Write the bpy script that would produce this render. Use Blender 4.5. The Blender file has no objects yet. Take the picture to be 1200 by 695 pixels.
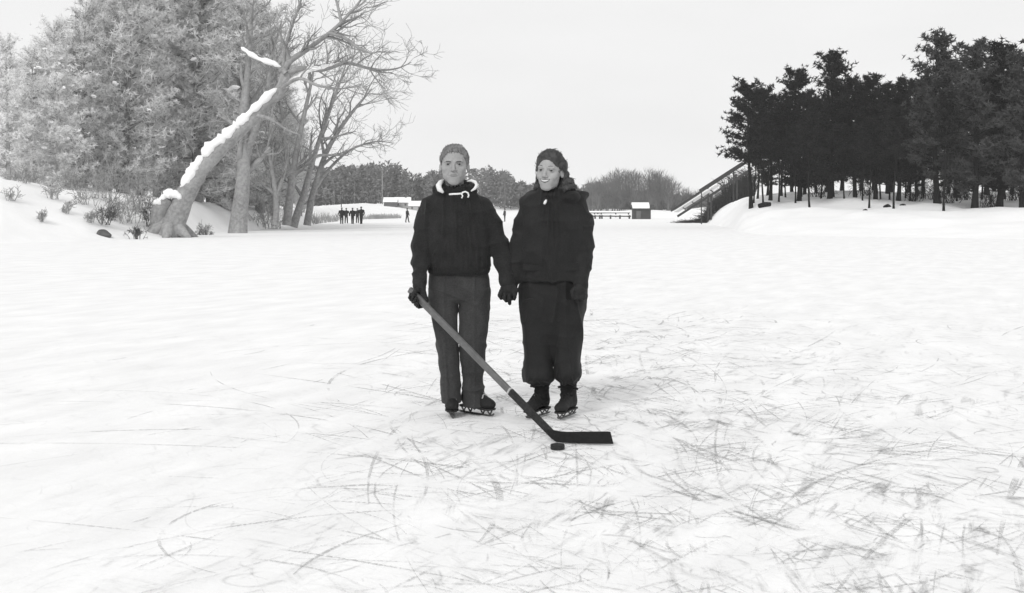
import bpy, math, random
import numpy as np
from mathutils import Vector, Matrix, noise as mnoise

scene = bpy.context.scene
col = scene.collection
PI = math.pi
F, CH, HOR = 1444.0, 1.2716, 248.4          # focal length (photo pixels), eye height, horizon row


def at(px, py, Y):
    return Vector(((px - 600.0) * Y / F, Y, CH - (py - HOR) * Y / F))


def interp(x, xs, ys):
    return float(np.interp(x, xs, ys))


def sstep(a, b, x):
    t = min(1.0, max(0.0, (x - a) / (b - a)))
    return t * t * (3 - 2 * t)


# ------------------------------------------------------------------ materials
class NT:
    def __init__(self, name):
        self.m = bpy.data.materials.new(name)
        self.m.use_nodes = True
        self.t = self.m.node_tree
        self.t.nodes.clear()
        self.out = self.t.nodes.new('ShaderNodeOutputMaterial')

    def n(self, typ, **kw):
        nd = self.t.nodes.new(typ)
        for k, v in kw.items():
            if hasattr(nd, k):
                setattr(nd, k, v)
            else:
                nd.inputs[k.replace('_', ' ')].default_value = v
        return nd

    def l(self, a, b):
        self.t.links.new(a, b)

    def math(self, op, a, b=None, clamp=False):
        nd = self.t.nodes.new('ShaderNodeMath')
        nd.operation = op
        nd.use_clamp = clamp
        for i, v in enumerate((a, b)):
            if v is None:
                continue
            if isinstance(v, (int, float)):
                nd.inputs[i].default_value = v
            else:
                self.l(v, nd.inputs[i])
        return nd.outputs[0]

    def noise(self, vec, scale, detail=4, rough=.55, dist=0.0):
        nd = self.n('ShaderNodeTexNoise')
        nd.inputs['Scale'].default_value = scale
        nd.inputs['Detail'].default_value = detail
        nd.inputs['Roughness'].default_value = rough
        nd.inputs['Distortion'].default_value = dist
        if vec is not None:
            self.l(vec, nd.inputs['Vector'])
        return nd.outputs['Fac']

    def maprange(self, v, a, b, c, d, smooth=False):
        nd = self.n('ShaderNodeMapRange')
        if smooth:
            nd.interpolation_type = 'SMOOTHSTEP'
        for k, x in zip(('From Min', 'From Max', 'To Min', 'To Max'), (a, b, c, d)):
            nd.inputs[k].default_value = x
        self.l(v, nd.inputs['Value'])
        return nd.outputs[0]

    def mapping(self, vec, rot=(0, 0, 0), sc=(1, 1, 1), loc=(0, 0, 0), tex=False):
        nd = self.n('ShaderNodeMapping')
        if tex:
            nd.vector_type = 'TEXTURE'
        nd.inputs['Rotation'].default_value = rot
        nd.inputs['Scale'].default_value = sc
        nd.inputs['Location'].default_value = loc
        self.l(vec, nd.inputs['Vector'])
        return nd.outputs[0]

    def grey(self, v):
        nd = self.n('ShaderNodeCombineColor')
        for k in range(3):
            self.l(v, nd.inputs[k])
        return nd.outputs[0]


def simple(name, val, rough=.9, var=.35, scale=40., bump=.3, bscale=200., spec=.3, sheen=0., bdist=.004, metallic=0., stretch=(1, 1, 1), tint=(1, 1, 1)):
    """Grey procedural material: two scales of noise in the colour, a fine bump on top."""
    N = NT(name)
    b = N.n('ShaderNodeBsdfPrincipled')
    b.inputs['Roughness'].default_value = rough
    b.inputs['Specular IOR Level'].default_value = spec
    b.inputs['Metallic'].default_value = metallic
    if sheen:
        b.inputs['Sheen Weight'].default_value = sheen
        b.inputs['Sheen Roughness'].default_value = .5
    tc = N.n('ShaderNodeTexCoord').outputs['Object']
    v = N.mapping(tc, sc=stretch)
    a = N.noise(v, scale, 5, .6)
    c = N.noise(v, scale * .12, 3, .5)
    s = N.math('ADD', N.math('MULTIPLY', a, .65), N.math('MULTIPLY', c, .35))
    g = N.maprange(s, .3, .7, val * (1 - var), val * (1 + var))
    cc = N.n('ShaderNodeCombineColor')
    for k in range(3):
        N.l(N.math('MULTIPLY', g, tint[k]), cc.inputs[k])
    N.l(cc.outputs[0], b.inputs['Base Color'])
    if bump:
        bp = N.n('ShaderNodeBump')
        bp.inputs['Strength'].default_value = bump
        bp.inputs['Distance'].default_value = bdist
        N.l(N.noise(v, bscale, 4, .6), bp.inputs['Height'])
        N.l(bp.outputs[0], b.inputs['Normal'])
    N.l(b.outputs[0], N.out.inputs[0])
    return N.m


M = {}
M['skin_man'] = simple('skin_man', .30, .6, .16, 130, .12, 500, .35)
M['skin_woman'] = simple('skin_woman', .325, .55, .06, 60, .08, 500, .35)
M['hair_man'] = simple('hair_man', .155, .6, .8, 45, .8, 260, .4, stretch=(1, .35, .5))
M['hair_woman'] = simple('hair_woman', .034, .5, .6, 140, .9, 220, .5, stretch=(1, 1, .45))
M['brow'] = simple('brow', .05, .8, .3, 200, 0)
M['brow_soft'] = simple('brow_soft', .085, .8, .3, 200, 0)
M['lip_man'] = simple('lip_man', .15, .5, .1, 100, 0)
M['lip_woman'] = simple('lip_woman', .07, .4, .1, 100, 0)
M['teeth'] = simple('teeth', .62, .3, .05, 100, 0)
M['eye_white'] = simple('eye_white', .24, .3, .05, 100, 0)
M['iris'] = simple('iris', .03, .2, .1, 100, 0)
M['jacket'] = simple('jacket_wool', .021, .95, .45, 120, .5, 400, .15, .05, .004)
M['trousers'] = simple('trouser_wool', .044, .95, .4, 120, .5, 400, .15, .05, .004)
M['coat'] = simple('coat_cloth', .0125, .8, .5, 110, .5, 400, .3, .03, .004)
M['ski_trousers'] = simple('ski_trouser_cloth', .0095, .75, .5, 110, .5, 400, .3, .03, .004)
M['sock'] = simple('sock_wool', .012, .95, .5, 180, .6, 330, .2)
M['glove'] = simple('glove_leather', .012, .75, .5, 120, .5, 260, .35)
M['boot'] = simple('boot_leather', .006, .8, .5, 90, .4, 200, .5)
M['sole'] = simple('sole_leather', .012, .7, .4, 90, .4, 200, .4)
M['steel'] = simple('skate_steel', .10, .35, .3, 60, .1, 200, .5, metallic=.7)
M['lining'] = simple('hood_lining', .72, .9, .1, 120, .4, 260, .2)
M['cord'] = simple('white_cord', .8, .9, .08, 300, .4, 600, .2)
M['lace'] = simple('boot_lace', .42, .9, .2, 300, .2, 600, .2)
M['stick_wood'] = simple('stick_wood', .115, .6, .3, 30, .3, 80, .4, stretch=(1, 1, 1))
M['stick_dark'] = simple('stick_tape', .03, .85, .45, 60, .5, 140, .2)
M['blade_dark'] = simple('blade_tape', .011, .8, .4, 60, .5, 140, .25)
M['rubber'] = simple('puck_rubber', .014, .7, .4, 90, .4, 220, .4)
M['pine_mid'] = simple('grey_pine_needles', .060, .9, .5, .8, 0)
M['pine_dark'] = simple('pine_needles', .013, .9, .6, .8, 0)
M['bark_dark'] = simple('pine_bark', .014, .95, .5, 8, .6, 20, .1, bdist=.03)
M['bark_grey'] = simple('grey_bark', .30, .95, .4, 6, .6, 16, .1, bdist=.04)
M['bark_pale'] = simple('frosted_bark', .5, .95, .4, 6, .6, 16, .1, bdist=.03)  # pallor of a light leak painted into the bark colour
M['bark_twig'] = simple('bare_twigs', .28, .95, .35, 4, 0)
M['frost_grey'] = simple('grey_frosted_needles', .66, .9, .3, .5, 0)  # light leak painted into the needle colour, weaker tone
M['frost'] = simple('frosted_needles', .80, .9, .25, .5, 0)  # light leak painted into the needle colour, brightest tone for the far left
M['far_wood'] = simple('far_wood_twigs', .14, .95, .5, .25, 0)
M['far_bare'] = simple('far_bare_twigs', .13, .95, .4, .25, 0)
M['brush'] = simple('dry_brush', .10, .95, .4, 2, 0)
M['brush_pale'] = simple('pale_dry_brush', .32, .95, .3, 2, 0)
M['reed'] = simple('dry_reeds', .28, .95, .3, 2, 0)
M['brush_dark'] = simple('dark_brush', .02, .95, .5, 2, 0)
M['plank'] = simple('weathered_plank', .05, .9, .4, 10, .4, 40, .2, stretch=(1, 6, 6))
M['plank_grey'] = simple('grey_plank', .12, .9, .35, 10, .4, 40, .2)
M['house_wall'] = simple('cottage_wall', .36, .9, .15, 3, .1, 20, .2)
M['house_dark'] = simple('cottage_dark', .10, .9, .2, 3, 0)
M['far_cloth'] = simple('far_dark_cloth', .03, .9, .4, 10, 0)
M['far_skin'] = simple('far_skin', .3, .8, .1, 10, 0)
M['rock'] = simple('wet_rock', .10, .9, .5, 3, .6, 8, .2, bdist=.05)
M['pole'] = simple('weathered_pole', .22, .9, .3, 4, .2, 20, .2)


def snow_material(name, val, bscale, bstr, bdist):
    N = NT(name)
    b = N.n('ShaderNodeBsdfPrincipled')
    b.inputs['Roughness'].default_value = .85
    b.inputs['Specular IOR Level'].default_value = .2
    pos = N.n('ShaderNodeNewGeometry').outputs['Position']
    a = N.noise(pos, .35, 5, .6)
    N.l(N.grey(N.maprange(a, .3, .7, val - .05, val + .03)), b.inputs['Base Color'])
    bp = N.n('ShaderNodeBump')
    bp.inputs['Strength'].default_value = bstr
    bp.inputs['Distance'].default_value = bdist
    N.l(N.noise(pos, bscale, 6, .65), bp.inputs['Height'])
    N.l(bp.outputs[0], b.inputs['Normal'])
    N.l(b.outputs[0], N.out.inputs[0])
    return N.m


M['snow'] = snow_material('drifted_snow', .87, 1.2, .35, .12)
M['snow_cap'] = snow_material('caked_snow', .90, 5., .3, .05)


def ice_material():
    """Snow-dusted pond ice, skated over: scuffed patches, streaks and thin looping blade cuts."""
    N = NT('skated_ice')
    b = N.n('ShaderNodeBsdfPrincipled')
    b.inputs['Specular IOR Level'].default_value = .25
    pos = N.n('ShaderNodeNewGeometry').outputs['Position']
    sep = N.n('ShaderNodeSeparateXYZ')
    N.l(pos, sep.inputs[0])
    x, y = sep.outputs[0], sep.outputs[1]
    # how much a spot has been skated on: most right of and before the couple
    big = N.noise(pos, .55, 3, .5)
    wear = N.maprange(N.math('ADD', x, N.math('MULTIPLY', big, 1.6)), -1.0, 1.3, .18, 1.0, True)
    wear = N.math('MULTIPLY', wear, N.maprange(y, 7.0, 22.0, 1.0, .28, True))
    wear = N.math('MULTIPLY', wear, N.maprange(x, 1.7, 3.6, 1.0, .6, True))
    dark = None
    # smudges: stretched noise in several directions, gathered in patches
    for i, (ang, ln, wd, thr, amt) in enumerate(((68, .50, .085, .52, .40), (112, .45, .08, .53, .36), (40, .40, .10, .54, .30), (150, .5, .11, .54, .30), (88, .8, .06, .55, .30))):
        v = N.mapping(pos, (0, 0, math.radians(ang)), (ln, wd, 1), (i * 3.7, 3.1 * i, 0), True)
        s = N.noise(v, 1.0, 5, .66, .3)
        m = N.maprange(s, thr, thr + .17, 0, amt, True)
        pm = N.maprange(N.noise(N.mapping(pos, (0, 0, .4 * i), (1, .6, 1), (i * 9.1, 2. * i, 0)), .95, 4, .6), .44, .62, .10, 1., True)
        m = N.math('MULTIPLY', m, pm)
        dark = m if dark is None else N.math('ADD', dark, m)
    # looping thin cuts: level lines of warped noise, broken up by a mask
    for sc, wd, off, amt in ((.9, .006, 33., .34), (1.7, .009, 7.3, .42), (3.1, .013, 13.7, .36), (.55, .004, 26., .22)):
        v = N.mapping(pos, (0, 0, off), (1, .75, 1), (off, off * 1.7, 0))
        s = N.noise(v, sc, 1.2, .35, .4)
        ln = N.maprange(N.math('ABSOLUTE', N.math('SUBTRACT', s, .5)), 0, wd, amt, 0)
        mk = N.maprange(N.noise(v, sc * 2.2, 3, .5), .5, .62, 0, 1, True)
        dark = N.math('ADD', dark, N.math('MULTIPLY', ln, mk))
    # grain that breaks every mark up
    gr = N.noise(pos, 55., 4, .7)
    dark = N.math('MULTIPLY', dark, N.maprange(gr, .34, .62, .35, 1.25))
    dark = N.math('MULTIPLY', dark, wear)
    light = N.noise(N.mapping(pos, (0, 0, 1.2), (.9, .35, 1), (0, 0, 0), True), .9, 5, .6)
    base = N.maprange(light, .35, .65, .79, .88)
    colr = N.math('SUBTRACT', base, N.math('MULTIPLY', dark, .95))
    colr = N.math('MAXIMUM', colr, .22)
    N.l(N.grey(colr), b.inputs['Base Color'])
    N.l(N.maprange(dark, 0, .3, .85, .5), b.inputs['Roughness'])
    bp = N.n('ShaderNodeBump')
    bp.inputs['Strength'].default_value = .45
    bp.inputs['Distance'].default_value = .02
    h = N.math('SUBTRACT', N.math('ADD', N.math('MULTIPLY', N.noise(pos, 14, 6, .65), .6), N.math('MULTIPLY', light, .6)), N.math('MULTIPLY', dark, 1.2))
    N.l(h, bp.inputs['Height'])
    N.l(bp.outputs[0], b.inputs['Normal'])
    N.l(b.outputs[0], N.out.inputs[0])
    return N.m


M['ice'] = ice_material()


def mark_material():
    N = NT('blade_cut')
    b = N.n('ShaderNodeBsdfPrincipled')
    b.inputs['Roughness'].default_value = .6
    pos = N.n('ShaderNodeNewGeometry').outputs['Position']
    a = N.noise(pos, 2.2, 3, .5)
    g = N.noise(pos, 70, 3, .7)
    N.l(N.grey(N.maprange(g, .3, .7, .32, .56)), b.inputs['Base Color'])
    t = N.n('ShaderNodeBsdfTransparent')
    mx = N.n('ShaderNodeMixShader')
    al = N.math('MULTIPLY', N.maprange(a, .42, .6, 0, .58, True), N.maprange(g, .36, .6, 0, 1, True))
    N.l(al, mx.inputs[0])
    N.l(t.outputs[0], mx.inputs[1])
    N.l(b.outputs[0], mx.inputs[2])
    N.l(mx.outputs[0], N.out.inputs[0])
    return N.m


M['mark'] = mark_material()


# ------------------------------------------------------------------ objects
def tag(o, label=None, cat=None, group=None, kind=None):
    for k, v in (('label', label), ('category', cat), ('group', group), ('kind', kind)):
        if v:
            o[k] = v
    return o


def mesh_obj(name, verts, faces, mat, parent=None, smooth=False, mat_idx=None):
    """verts are world points; under a parent they are stored relative to the parent's origin."""
    me = bpy.data.meshes.new(name)
    verts = np.asarray(verts, dtype=np.float32).reshape(-1, 3)
    if parent is not None:
        verts = verts - np.array(origin(parent), dtype=np.float32)
    me.from_pydata(verts.tolist(), [], [list(f) for f in faces])
    for m in (mat if isinstance(mat, (list, tuple)) else [mat]):
        me.materials.append(m)
    if mat_idx is not None:
        me.polygons.foreach_set('material_index', mat_idx)
    me.polygons.foreach_set('use_smooth', [bool(smooth)] * len(me.polygons))
    me.update()
    o = bpy.data.objects.new(name, me)
    col.objects.link(o)
    if parent is not None:
        o.parent = parent
    return o


def origin(o):
    v = Vector((0, 0, 0))
    while o is not None:
        v = v + o.location
        o = o.parent
    return v


def empty(name, loc, label, cat, group=None, rz=0):
    o = bpy.data.objects.new(name, None)
    col.objects.link(o)
    o.location = loc
    o.empty_display_size = .2
    return tag(o, label, cat, group)


def dup(root, loc, rz=0., sc=1., label=None, group=None):
    r = root.copy()
    col.objects.link(r)
    r.location = loc
    r.rotation_euler = (0, 0, rz)
    r.scale = (sc, sc, sc) if not isinstance(sc, tuple) else sc
    if label:
        r['label'] = label
    if group:
        r['group'] = group
    for ch in list(root.children):
        c = ch.copy()
        col.objects.link(c)
        c.parent = r
    return r


class MB:
    def __init__(self):
        self.v, self.f = [], []

    def tri(self, a, b, c):
        i = len(self.v)
        self.v += [tuple(a), tuple(b), tuple(c)]
        self.f.append((i, i + 1, i + 2))

    def quad(self, a, b, c, d):
        i = len(self.v)
        self.v += [tuple(a), tuple(b), tuple(c), tuple(d)]
        self.f.append((i, i + 1, i + 2, i + 3))

    def tube(self, pts, rad, n=6, cap=True, flat=None):
        pts = [Vector(p) for p in pts]
        i0 = len(self.v)
        prev = None
        for k, p in enumerate(pts):
            d = (pts[min(k + 1, len(pts) - 1)] - pts[max(k - 1, 0)])
            if d.length < 1e-9:
                d = Vector((0, 0, 1))
            d.normalize()
            if prev is None:
                up = Vector((0, 0, 1)) if abs(d.z) < .9 else Vector((1, 0, 0))
                e1 = d.cross(up).normalized()
            else:
                e1 = (prev - d * prev.dot(d)).normalized()
            prev = e1
            e2 = d.cross(e1)
            r = rad[k] if isinstance(rad, (list, tuple)) else rad
            for j in range(n):
                a = 2 * PI * j / n
                q = p + e1 * (r * math.cos(a)) + e2 * (r * math.sin(a) * (flat or 1.))
                self.v.append(tuple(q))
        for k in range(len(pts) - 1):
            for j in range(n):
                a = i0 + k * n + j
                b = i0 + k * n + (j + 1) % n
                self.f.append((a, b, b + n, a + n))
        if cap:
            self.f.append(tuple(i0 + j for j in reversed(range(n))))
            e = i0 + (len(pts) - 1) * n
            self.f.append(tuple(e + j for j in range(n)))

    def box(self, c, s, ax=None):
        """box centred on c with full sizes s along axes ax (three vectors)"""
        ax = ax or (Vector((1, 0, 0)), Vector((0, 1, 0)), Vector((0, 0, 1)))
        c = Vector(c)
        i = len(self.v)
        for sx in (-1, 1):
            for sy in (-1, 1):
                for sz in (-1, 1):
                    self.v.append(tuple(c + ax[0] * (s[0] / 2 * sx) + ax[1] * (s[1] / 2 * sy) + ax[2] * (s[2] / 2 * sz)))
        for f in ((0, 1, 3, 2), (4, 6, 7, 5), (0, 4, 5, 1), (2, 3, 7, 6), (0, 2, 6, 4), (1, 5, 7, 3)):
            self.f.append(tuple(i + k for k in f))

    def beam(self, a, b, w, h):
        a, b = Vector(a), Vector(b)
        d = b - a
        L = d.length
        d.normalize()
        up = Vector((0, 0, 1)) if abs(d.z) < .95 else Vector((0, 1, 0))
        s = d.cross(up).normalized()
        u = s.cross(d)
        self.box((a + b) / 2, (L, w, h), (d, s, u))

    def prism(self, poly, ax_u, ax_v, ax_w, o, t):
        """polygon (u,v) extruded by t, centred, along ax_w"""
        o = Vector(o)
        i = len(self.v)
        n = len(poly)
        for s in (-.5, .5):
            for u, v in poly:
                self.v.append(tuple(o + ax_u * u + ax_v * v + ax_w * (t * s)))
        self.f.append(tuple(i + k for k in reversed(range(n))))
        self.f.append(tuple(i + n + k for k in range(n)))
        for k in range(n):
            k2 = (k + 1) % n
            self.f.append((i + k, i + k2, i + n + k2, i + n + k))

    def build(self, name, mat, parent=None, smooth=False):
        return mesh_obj(name, self.v, self.f, mat, parent, smooth)


# ------------------------------------------------------------------ implicit modelling
class SDF:
    def __init__(self, lo, hi, h):
        self.lo = np.array(lo, dtype=np.float64)
        self.h = h
        n = np.ceil((np.array(hi) - self.lo) / h).astype(int) + 1
        self.ax = [(self.lo[i] + h * np.arange(n[i])).astype(np.float32) for i in range(3)]
        self.F = np.full(n, 1.0e3, dtype=np.float32)

    def _slab(self, lo, hi):
        sl = []
        for i in range(3):
            a = int(np.searchsorted(self.ax[i], lo[i]))
            b = int(np.searchsorted(self.ax[i], hi[i]))
            if b <= a:
                return None
            sl.append(slice(a, b))
        return tuple(sl)

    def apply(self, prim, k, mode):
        lo, hi, fn = prim
        pad = 3 * k + 4 * self.h
        sl = self._slab(np.array(lo) - pad, np.array(hi) + pad)
        if sl is None:
            return
        X = self.ax[0][sl[0]][:, None, None]
        Y = self.ax[1][sl[1]][None, :, None]
        Z = self.ax[2][sl[2]][None, None, :]
        d = fn(X, Y, Z).astype(np.float32)
        A = self.F[sl]
        if mode == 'add':
            if k > 0:
                hh = np.clip(.5 + .5 * (d - A) / k, 0, 1)
                self.F[sl] = d * (1 - hh) + A * hh - k * hh * (1 - hh)
            else:
                self.F[sl] = np.minimum(A, d)
        else:                                             # subtract
            if k > 0:
                hh = np.clip(.5 - .5 * (A + d) / k, 0, 1)
                self.F[sl] = A * (1 - hh) - d * hh + k * hh * (1 - hh)
            else:
                self.F[sl] = np.maximum(A, -d)

    def add(self, prim, k=0.):
        self.apply(prim, k, 'add')

    def sub(self, prim, k=0.):
        self.apply(prim, k, 'sub')

    def clip(self, fn):
        """keep only where fn(X,Y,Z) < 0"""
        X = self.ax[0][:, None, None]
        Y = self.ax[1][None, :, None]
        Z = self.ax[2][None, None, :]
        self.F = np.maximum(self.F, fn(X, Y, Z).astype(np.float32))

    def mesh(self, relax=1):
        Fv, h = self.F, self.h
        Fv[0], Fv[-1] = 1, 1
        Fv[:, 0], Fv[:, -1] = 1, 1
        Fv[:, :, 0], Fv[:, :, -1] = 1, 1
        nx, ny, nz = Fv.shape
        S = Fv < 0
        cnt = np.zeros((nx - 1, ny - 1, nz - 1), dtype=np.int8)
        for a in (0, 1):
            for b in (0, 1):
                for c in (0, 1):
                    cnt += S[a:nx - 1 + a, b:ny - 1 + b, c:nz - 1 + c]
        act = np.argwhere((cnt > 0) & (cnt < 8))
        idx = np.full(cnt.shape, -1, dtype=np.int32)
        idx[act[:, 0], act[:, 1], act[:, 2]] = np.arange(len(act))
        acc = np.zeros((len(act), 3))
        num = np.zeros(len(act))
        corners = [(a, b, c) for a in (0, 1) for b in (0, 1) for c in (0, 1)]
        for p in corners:
            for ax in range(3):
                if p[ax]:
                    continue
                q = list(p)
                q[ax] = 1
                f0 = Fv[act[:, 0] + p[0], act[:, 1] + p[1], act[:, 2] + p[2]].astype(np.float64)
                f1 = Fv[act[:, 0] + q[0], act[:, 1] + q[1], act[:, 2] + q[2]].astype(np.float64)
                m = (f0 < 0) != (f1 < 0)
                t = np.where(m, f0 / np.where(m, f0 - f1, 1), 0)
                pt = np.tile(np.array(p, dtype=np.float64), (len(act), 1))
                pt[:, ax] = t
                acc[m] += pt[m]
                num[m] += 1
        V = self.lo + (act + acc / np.maximum(num, 1)[:, None]) * h
        faces = []
        for ax in range(3):
            o1, o2 = [(1, 2), (2, 0), (0, 1)][ax]
            sh = [nx, ny, nz]
            a = [slice(None)] * 3
            b = [slice(None)] * 3
            a[ax] = slice(0, sh[ax] - 1)
            b[ax] = slice(1, sh[ax])
            A, B = S[tuple(a)], S[tuple(b)]
            e = np.argwhere(A != B)
            ok = (e[:, o1] > 0) & (e[:, o2] > 0) & (e[:, o1] < sh[o1] - 1) & (e[:, o2] < sh[o2] - 1)
            e = e[ok]
            ins = A[e[:, 0], e[:, 1], e[:, 2]]

            def cell(d1, d2):
                c = e.copy()
                c[:, o1] -= d1
                c[:, o2] -= d2
                return idx[c[:, 0], c[:, 1], c[:, 2]]
            q = np.stack([cell(1, 1), cell(0, 1), cell(0, 0), cell(1, 0)], 1)
            q[~ins] = q[~ins][:, ::-1]
            faces.append(q)
        Q = np.concatenate(faces)
        for _ in range(relax):
            s = np.zeros_like(V)
            c = np.zeros(len(V))
            for i in range(4):
                a, b = Q[:, i], Q[:, (i + 1) % 4]
                np.add.at(s, a, V[b])
                np.add.at(c, a, 1)
                np.add.at(s, b, V[a])
                np.add.at(c, b, 1)
            V = V * .5 + .5 * s / np.maximum(c, 1)[:, None]
        return V, Q


def vnormals(V, Q):
    n = np.cross(V[Q[:, 2]] - V[Q[:, 0]], V[Q[:, 3]] - V[Q[:, 1]])
    N = np.zeros_like(V)
    for i in range(4):
        np.add.at(N, Q[:, i], n)
    return N / np.maximum(np.linalg.norm(N, axis=1), 1e-12)[:, None]


def displace(V, Q, fn):
    N = vnormals(V, Q)
    d = np.array([fn(p) for p in V])
    return V + N * d[:, None]


def ell(c, r, rot=None):
    c, r = np.array(c, float), np.array(r, float)
    R = np.array(rot) if rot is not None else None
    m = r.max() if R is not None else r

    def fn(X, Y, Z):
        x, y, z = X - c[0], Y - c[1], Z - c[2]
        if R is not None:
            x, y, z = (R[0, 0] * x + R[1, 0] * y + R[2, 0] * z, R[0, 1] * x + R[1, 1] * y + R[2, 1] * z, R[0, 2] * x + R[1, 2] * y + R[2, 2] * z)
        k0 = np.sqrt((x / r[0]) ** 2 + (y / r[1]) ** 2 + (z / r[2]) ** 2)
        k1 = np.sqrt((x / r[0] ** 2) ** 2 + (y / r[1] ** 2) ** 2 + (z / r[2] ** 2) ** 2)
        return k0 * (k0 - 1) / np.maximum(k1, 1e-9)
    return c - m, c + m, fn


def cap(a, b, ra, rb=None):
    a, b = np.array(a, float), np.array(b, float)
    rb = ra if rb is None else rb
    ba = b - a
    bb = max(float(ba @ ba), 1e-12)
    m = max(ra, rb)

    def fn(X, Y, Z):
        x, y, z = X - a[0], Y - a[1], Z - a[2]
        h = np.clip((x * ba[0] + y * ba[1] + z * ba[2]) / bb, 0, 1)
        return np.sqrt((x - h * ba[0]) ** 2 + (y - h * ba[1]) ** 2 + (z - h * ba[2]) ** 2) - (ra + (rb - ra) * h)
    return np.minimum(a, b) - m, np.maximum(a, b) + m, fn


def loft(rows, p=2.3):
    """stack of super-elliptic sections; rows are (py, left px, right px, half depth in m, Y)"""
    zz, cx, cy, rx, ry = [], [], [], [], []
    for py, xl, xr, hd, Y in rows:
        zz.append(CH - (py - HOR) * Y / F)
        cx.append(((xl + xr) / 2 - 600) * Y / F)
        rx.append((xr - xl) / 2 * Y / F)
        cy.append(Y)
        ry.append(hd)
    o = np.argsort(zz)
    zz, cx, cy, rx, ry = [np.array(q)[o] for q in (zz, cx, cy, rx, ry)]
    zs = np.linspace(zz[0], zz[-1], 160)

    def sm(v):
        w = np.interp(zs, zz, v)
        k = np.ones(9) / 9
        return np.convolve(np.pad(w, 4, mode='edge'), k, mode='valid')
    CX, CY, RX, RY = sm(cx), sm(cy), sm(rx), sm(ry)

    def fn(X, Y, Z):
        z = Z.ravel()
        f = lambda v: np.interp(z, zs, v).astype(np.float32)[None, None, :]
        ax, ay, bx, by = f(CX), f(CY), f(RX), f(RY)
        n = ((np.abs(X - ax) / bx) ** p + (np.abs(Y - ay) / by) ** p) ** (1 / p)
        d = (n - 1) * np.minimum(bx, by)
        return np.maximum(d, np.maximum(Z - zs[-1], zs[0] - Z))
    lo = np.array([(CX - RX).min(), (CY - RY).min(), zs[0]])
    hi = np.array([(CX + RX).max(), (CY + RY).max(), zs[-1]])
    return lo, hi, fn


def chain(S, pts, rad, k=.01):
    for i in range(len(pts) - 1):
        S.add(cap(pts[i], pts[i + 1], rad[i], rad[i + 1]), k if i else k)


def nz(p, s, o=0.):
    return mnoise.noise(Vector((p[0] * s + o, p[1] * s + o * .7, p[2] * s - o)))


def ridge(x, y, z, o=0.):
    return (1 - abs(mnoise.noise(Vector((x + o, y - o, z + .5 * o))))) ** 5


PX = 7.7 / F          # one photo pixel, in metres, at the couple's distance

# ------------------------------------------------------------------ heads (in pixels, local: x right, y back, z up, origin between the eyes)


def head_sdf(wm, smile):
    S = SDF((-25, -27, -52), (25, 27, 26), .5)
    jw = .99 if smile else 1.02
    S.add(ell((0, 2.5, 5.5), (16.0 * wm, 19.5, 16.5)))
    S.add(ell((0, -5, -3.5), (14.4 * wm, 13.0, 17.5)), 3)
    S.add(ell((0, -4.5, -13.5), (13.0 * wm * jw, 12.2, 10.6)), 3)
    S.add(ell((0, -13.0, -20.6), (6.6 * jw, 4.4, 4.6)), 5)
    for s in (-1, 1):
        S.add(ell((s * 9.2, -11.6, -5.5), (4.4, 4.2, 3.6)), 3)
        S.add(cap((s * 3.2, -17.0, 3.0), (s * 9.5, -15.2, 3.2), 1.9, 1.5), 2)
    S.add(ell((0, -13.8, -12.8), (8.4, 4.8, 5.6)), 4)
    for s in (-1, 1):
        S.sub(ell((s * 6.8, -18.8, -.2), (3.8, 3.0, 2.2)), 2.0)
    S.add(cap((0, -16.8, 1.4), (0, -21.2, -6.4), 1.3, 2.0), 1.8)
    S.add(ell((0, -21.0, -6.9), (2.1, 1.9, 1.7)), 1)
    for s in (-1, 1):
        S.add(ell((s * 2.4, -18.9, -7.5), (1.7, 2.2, 1.4)), 1.)
        S.sub(ell((s * 1.2, -20.4, -8.8), (.7, .9, .5)), .4)
        for z1, r in ((1.45 if smile else 1.1, .6), (-1.95 if smile else -1.75, .55)):
            S.add(cap((s * 3.8, -16.0, -.4), (s * 5.6, -17.0, z1 * .9), r), .3)
            S.add(cap((s * 5.6, -17.0, z1 * .9), (s * 8.2, -16.8, z1 * .9), r), .3)
            S.add(cap((s * 8.2, -16.8, z1 * .9), (s * 9.9, -15.4, -.3), r), .3)
        R = np.array(Matrix.Rotation(s * -.35, 3, 'Z'))
        S.add(ell((s * 16.2 * wm, 1.5, -4.2), (1.6, 3.8, 5.2), R), 1.2)
        S.sub(ell((s * 17.5 * wm, -.2, -4.0), (1.0, 2.2, 3.2), R), .8)
    if smile:
        for s in (-1, 1):
            S.add(ell((s * 8.6, -13.6, -8.4), (3.4, 3.6, 3.2)), 2.5)
    else:
        for s in (-1, 1):
            S.sub(cap((s * 4.4, -18.2, -8.6), (s * 7.0, -16.4, -13.5), .45), 1.4)
    S.add(cap((0, 4.5, -14), (0, 8, -40), 10.6 * wm, 11.4 * wm), 3)
    S.add(ell((0, 8.5, -46), (23, 13, 8)), 5)
    return S.mesh(2)


class Head:
    def __init__(self, px, py, Y, yaw, roll, pitch, sc):
        self.c = at(px, py, Y)
        self.R = (Matrix.Rotation(math.radians(yaw), 3, 'Z') @ Matrix.Rotation(math.radians(roll), 3, 'Y') @ Matrix.Rotation(math.radians(pitch), 3, 'X'))
        self.s = sc

    def w(self, V):
        R = np.array(self.R)
        return np.asarray(V, float) @ R.T * self.s + np.array(self.c)


def jag(X, Y, Z, a):
    return a * (np.sin(X * 1.9 + Z * .7) + .7 * np.sin(X * 3.7 - Y * 1.3 + 1.) + .6 * np.sin(Y * 2.9 + Z * 2.3))


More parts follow.
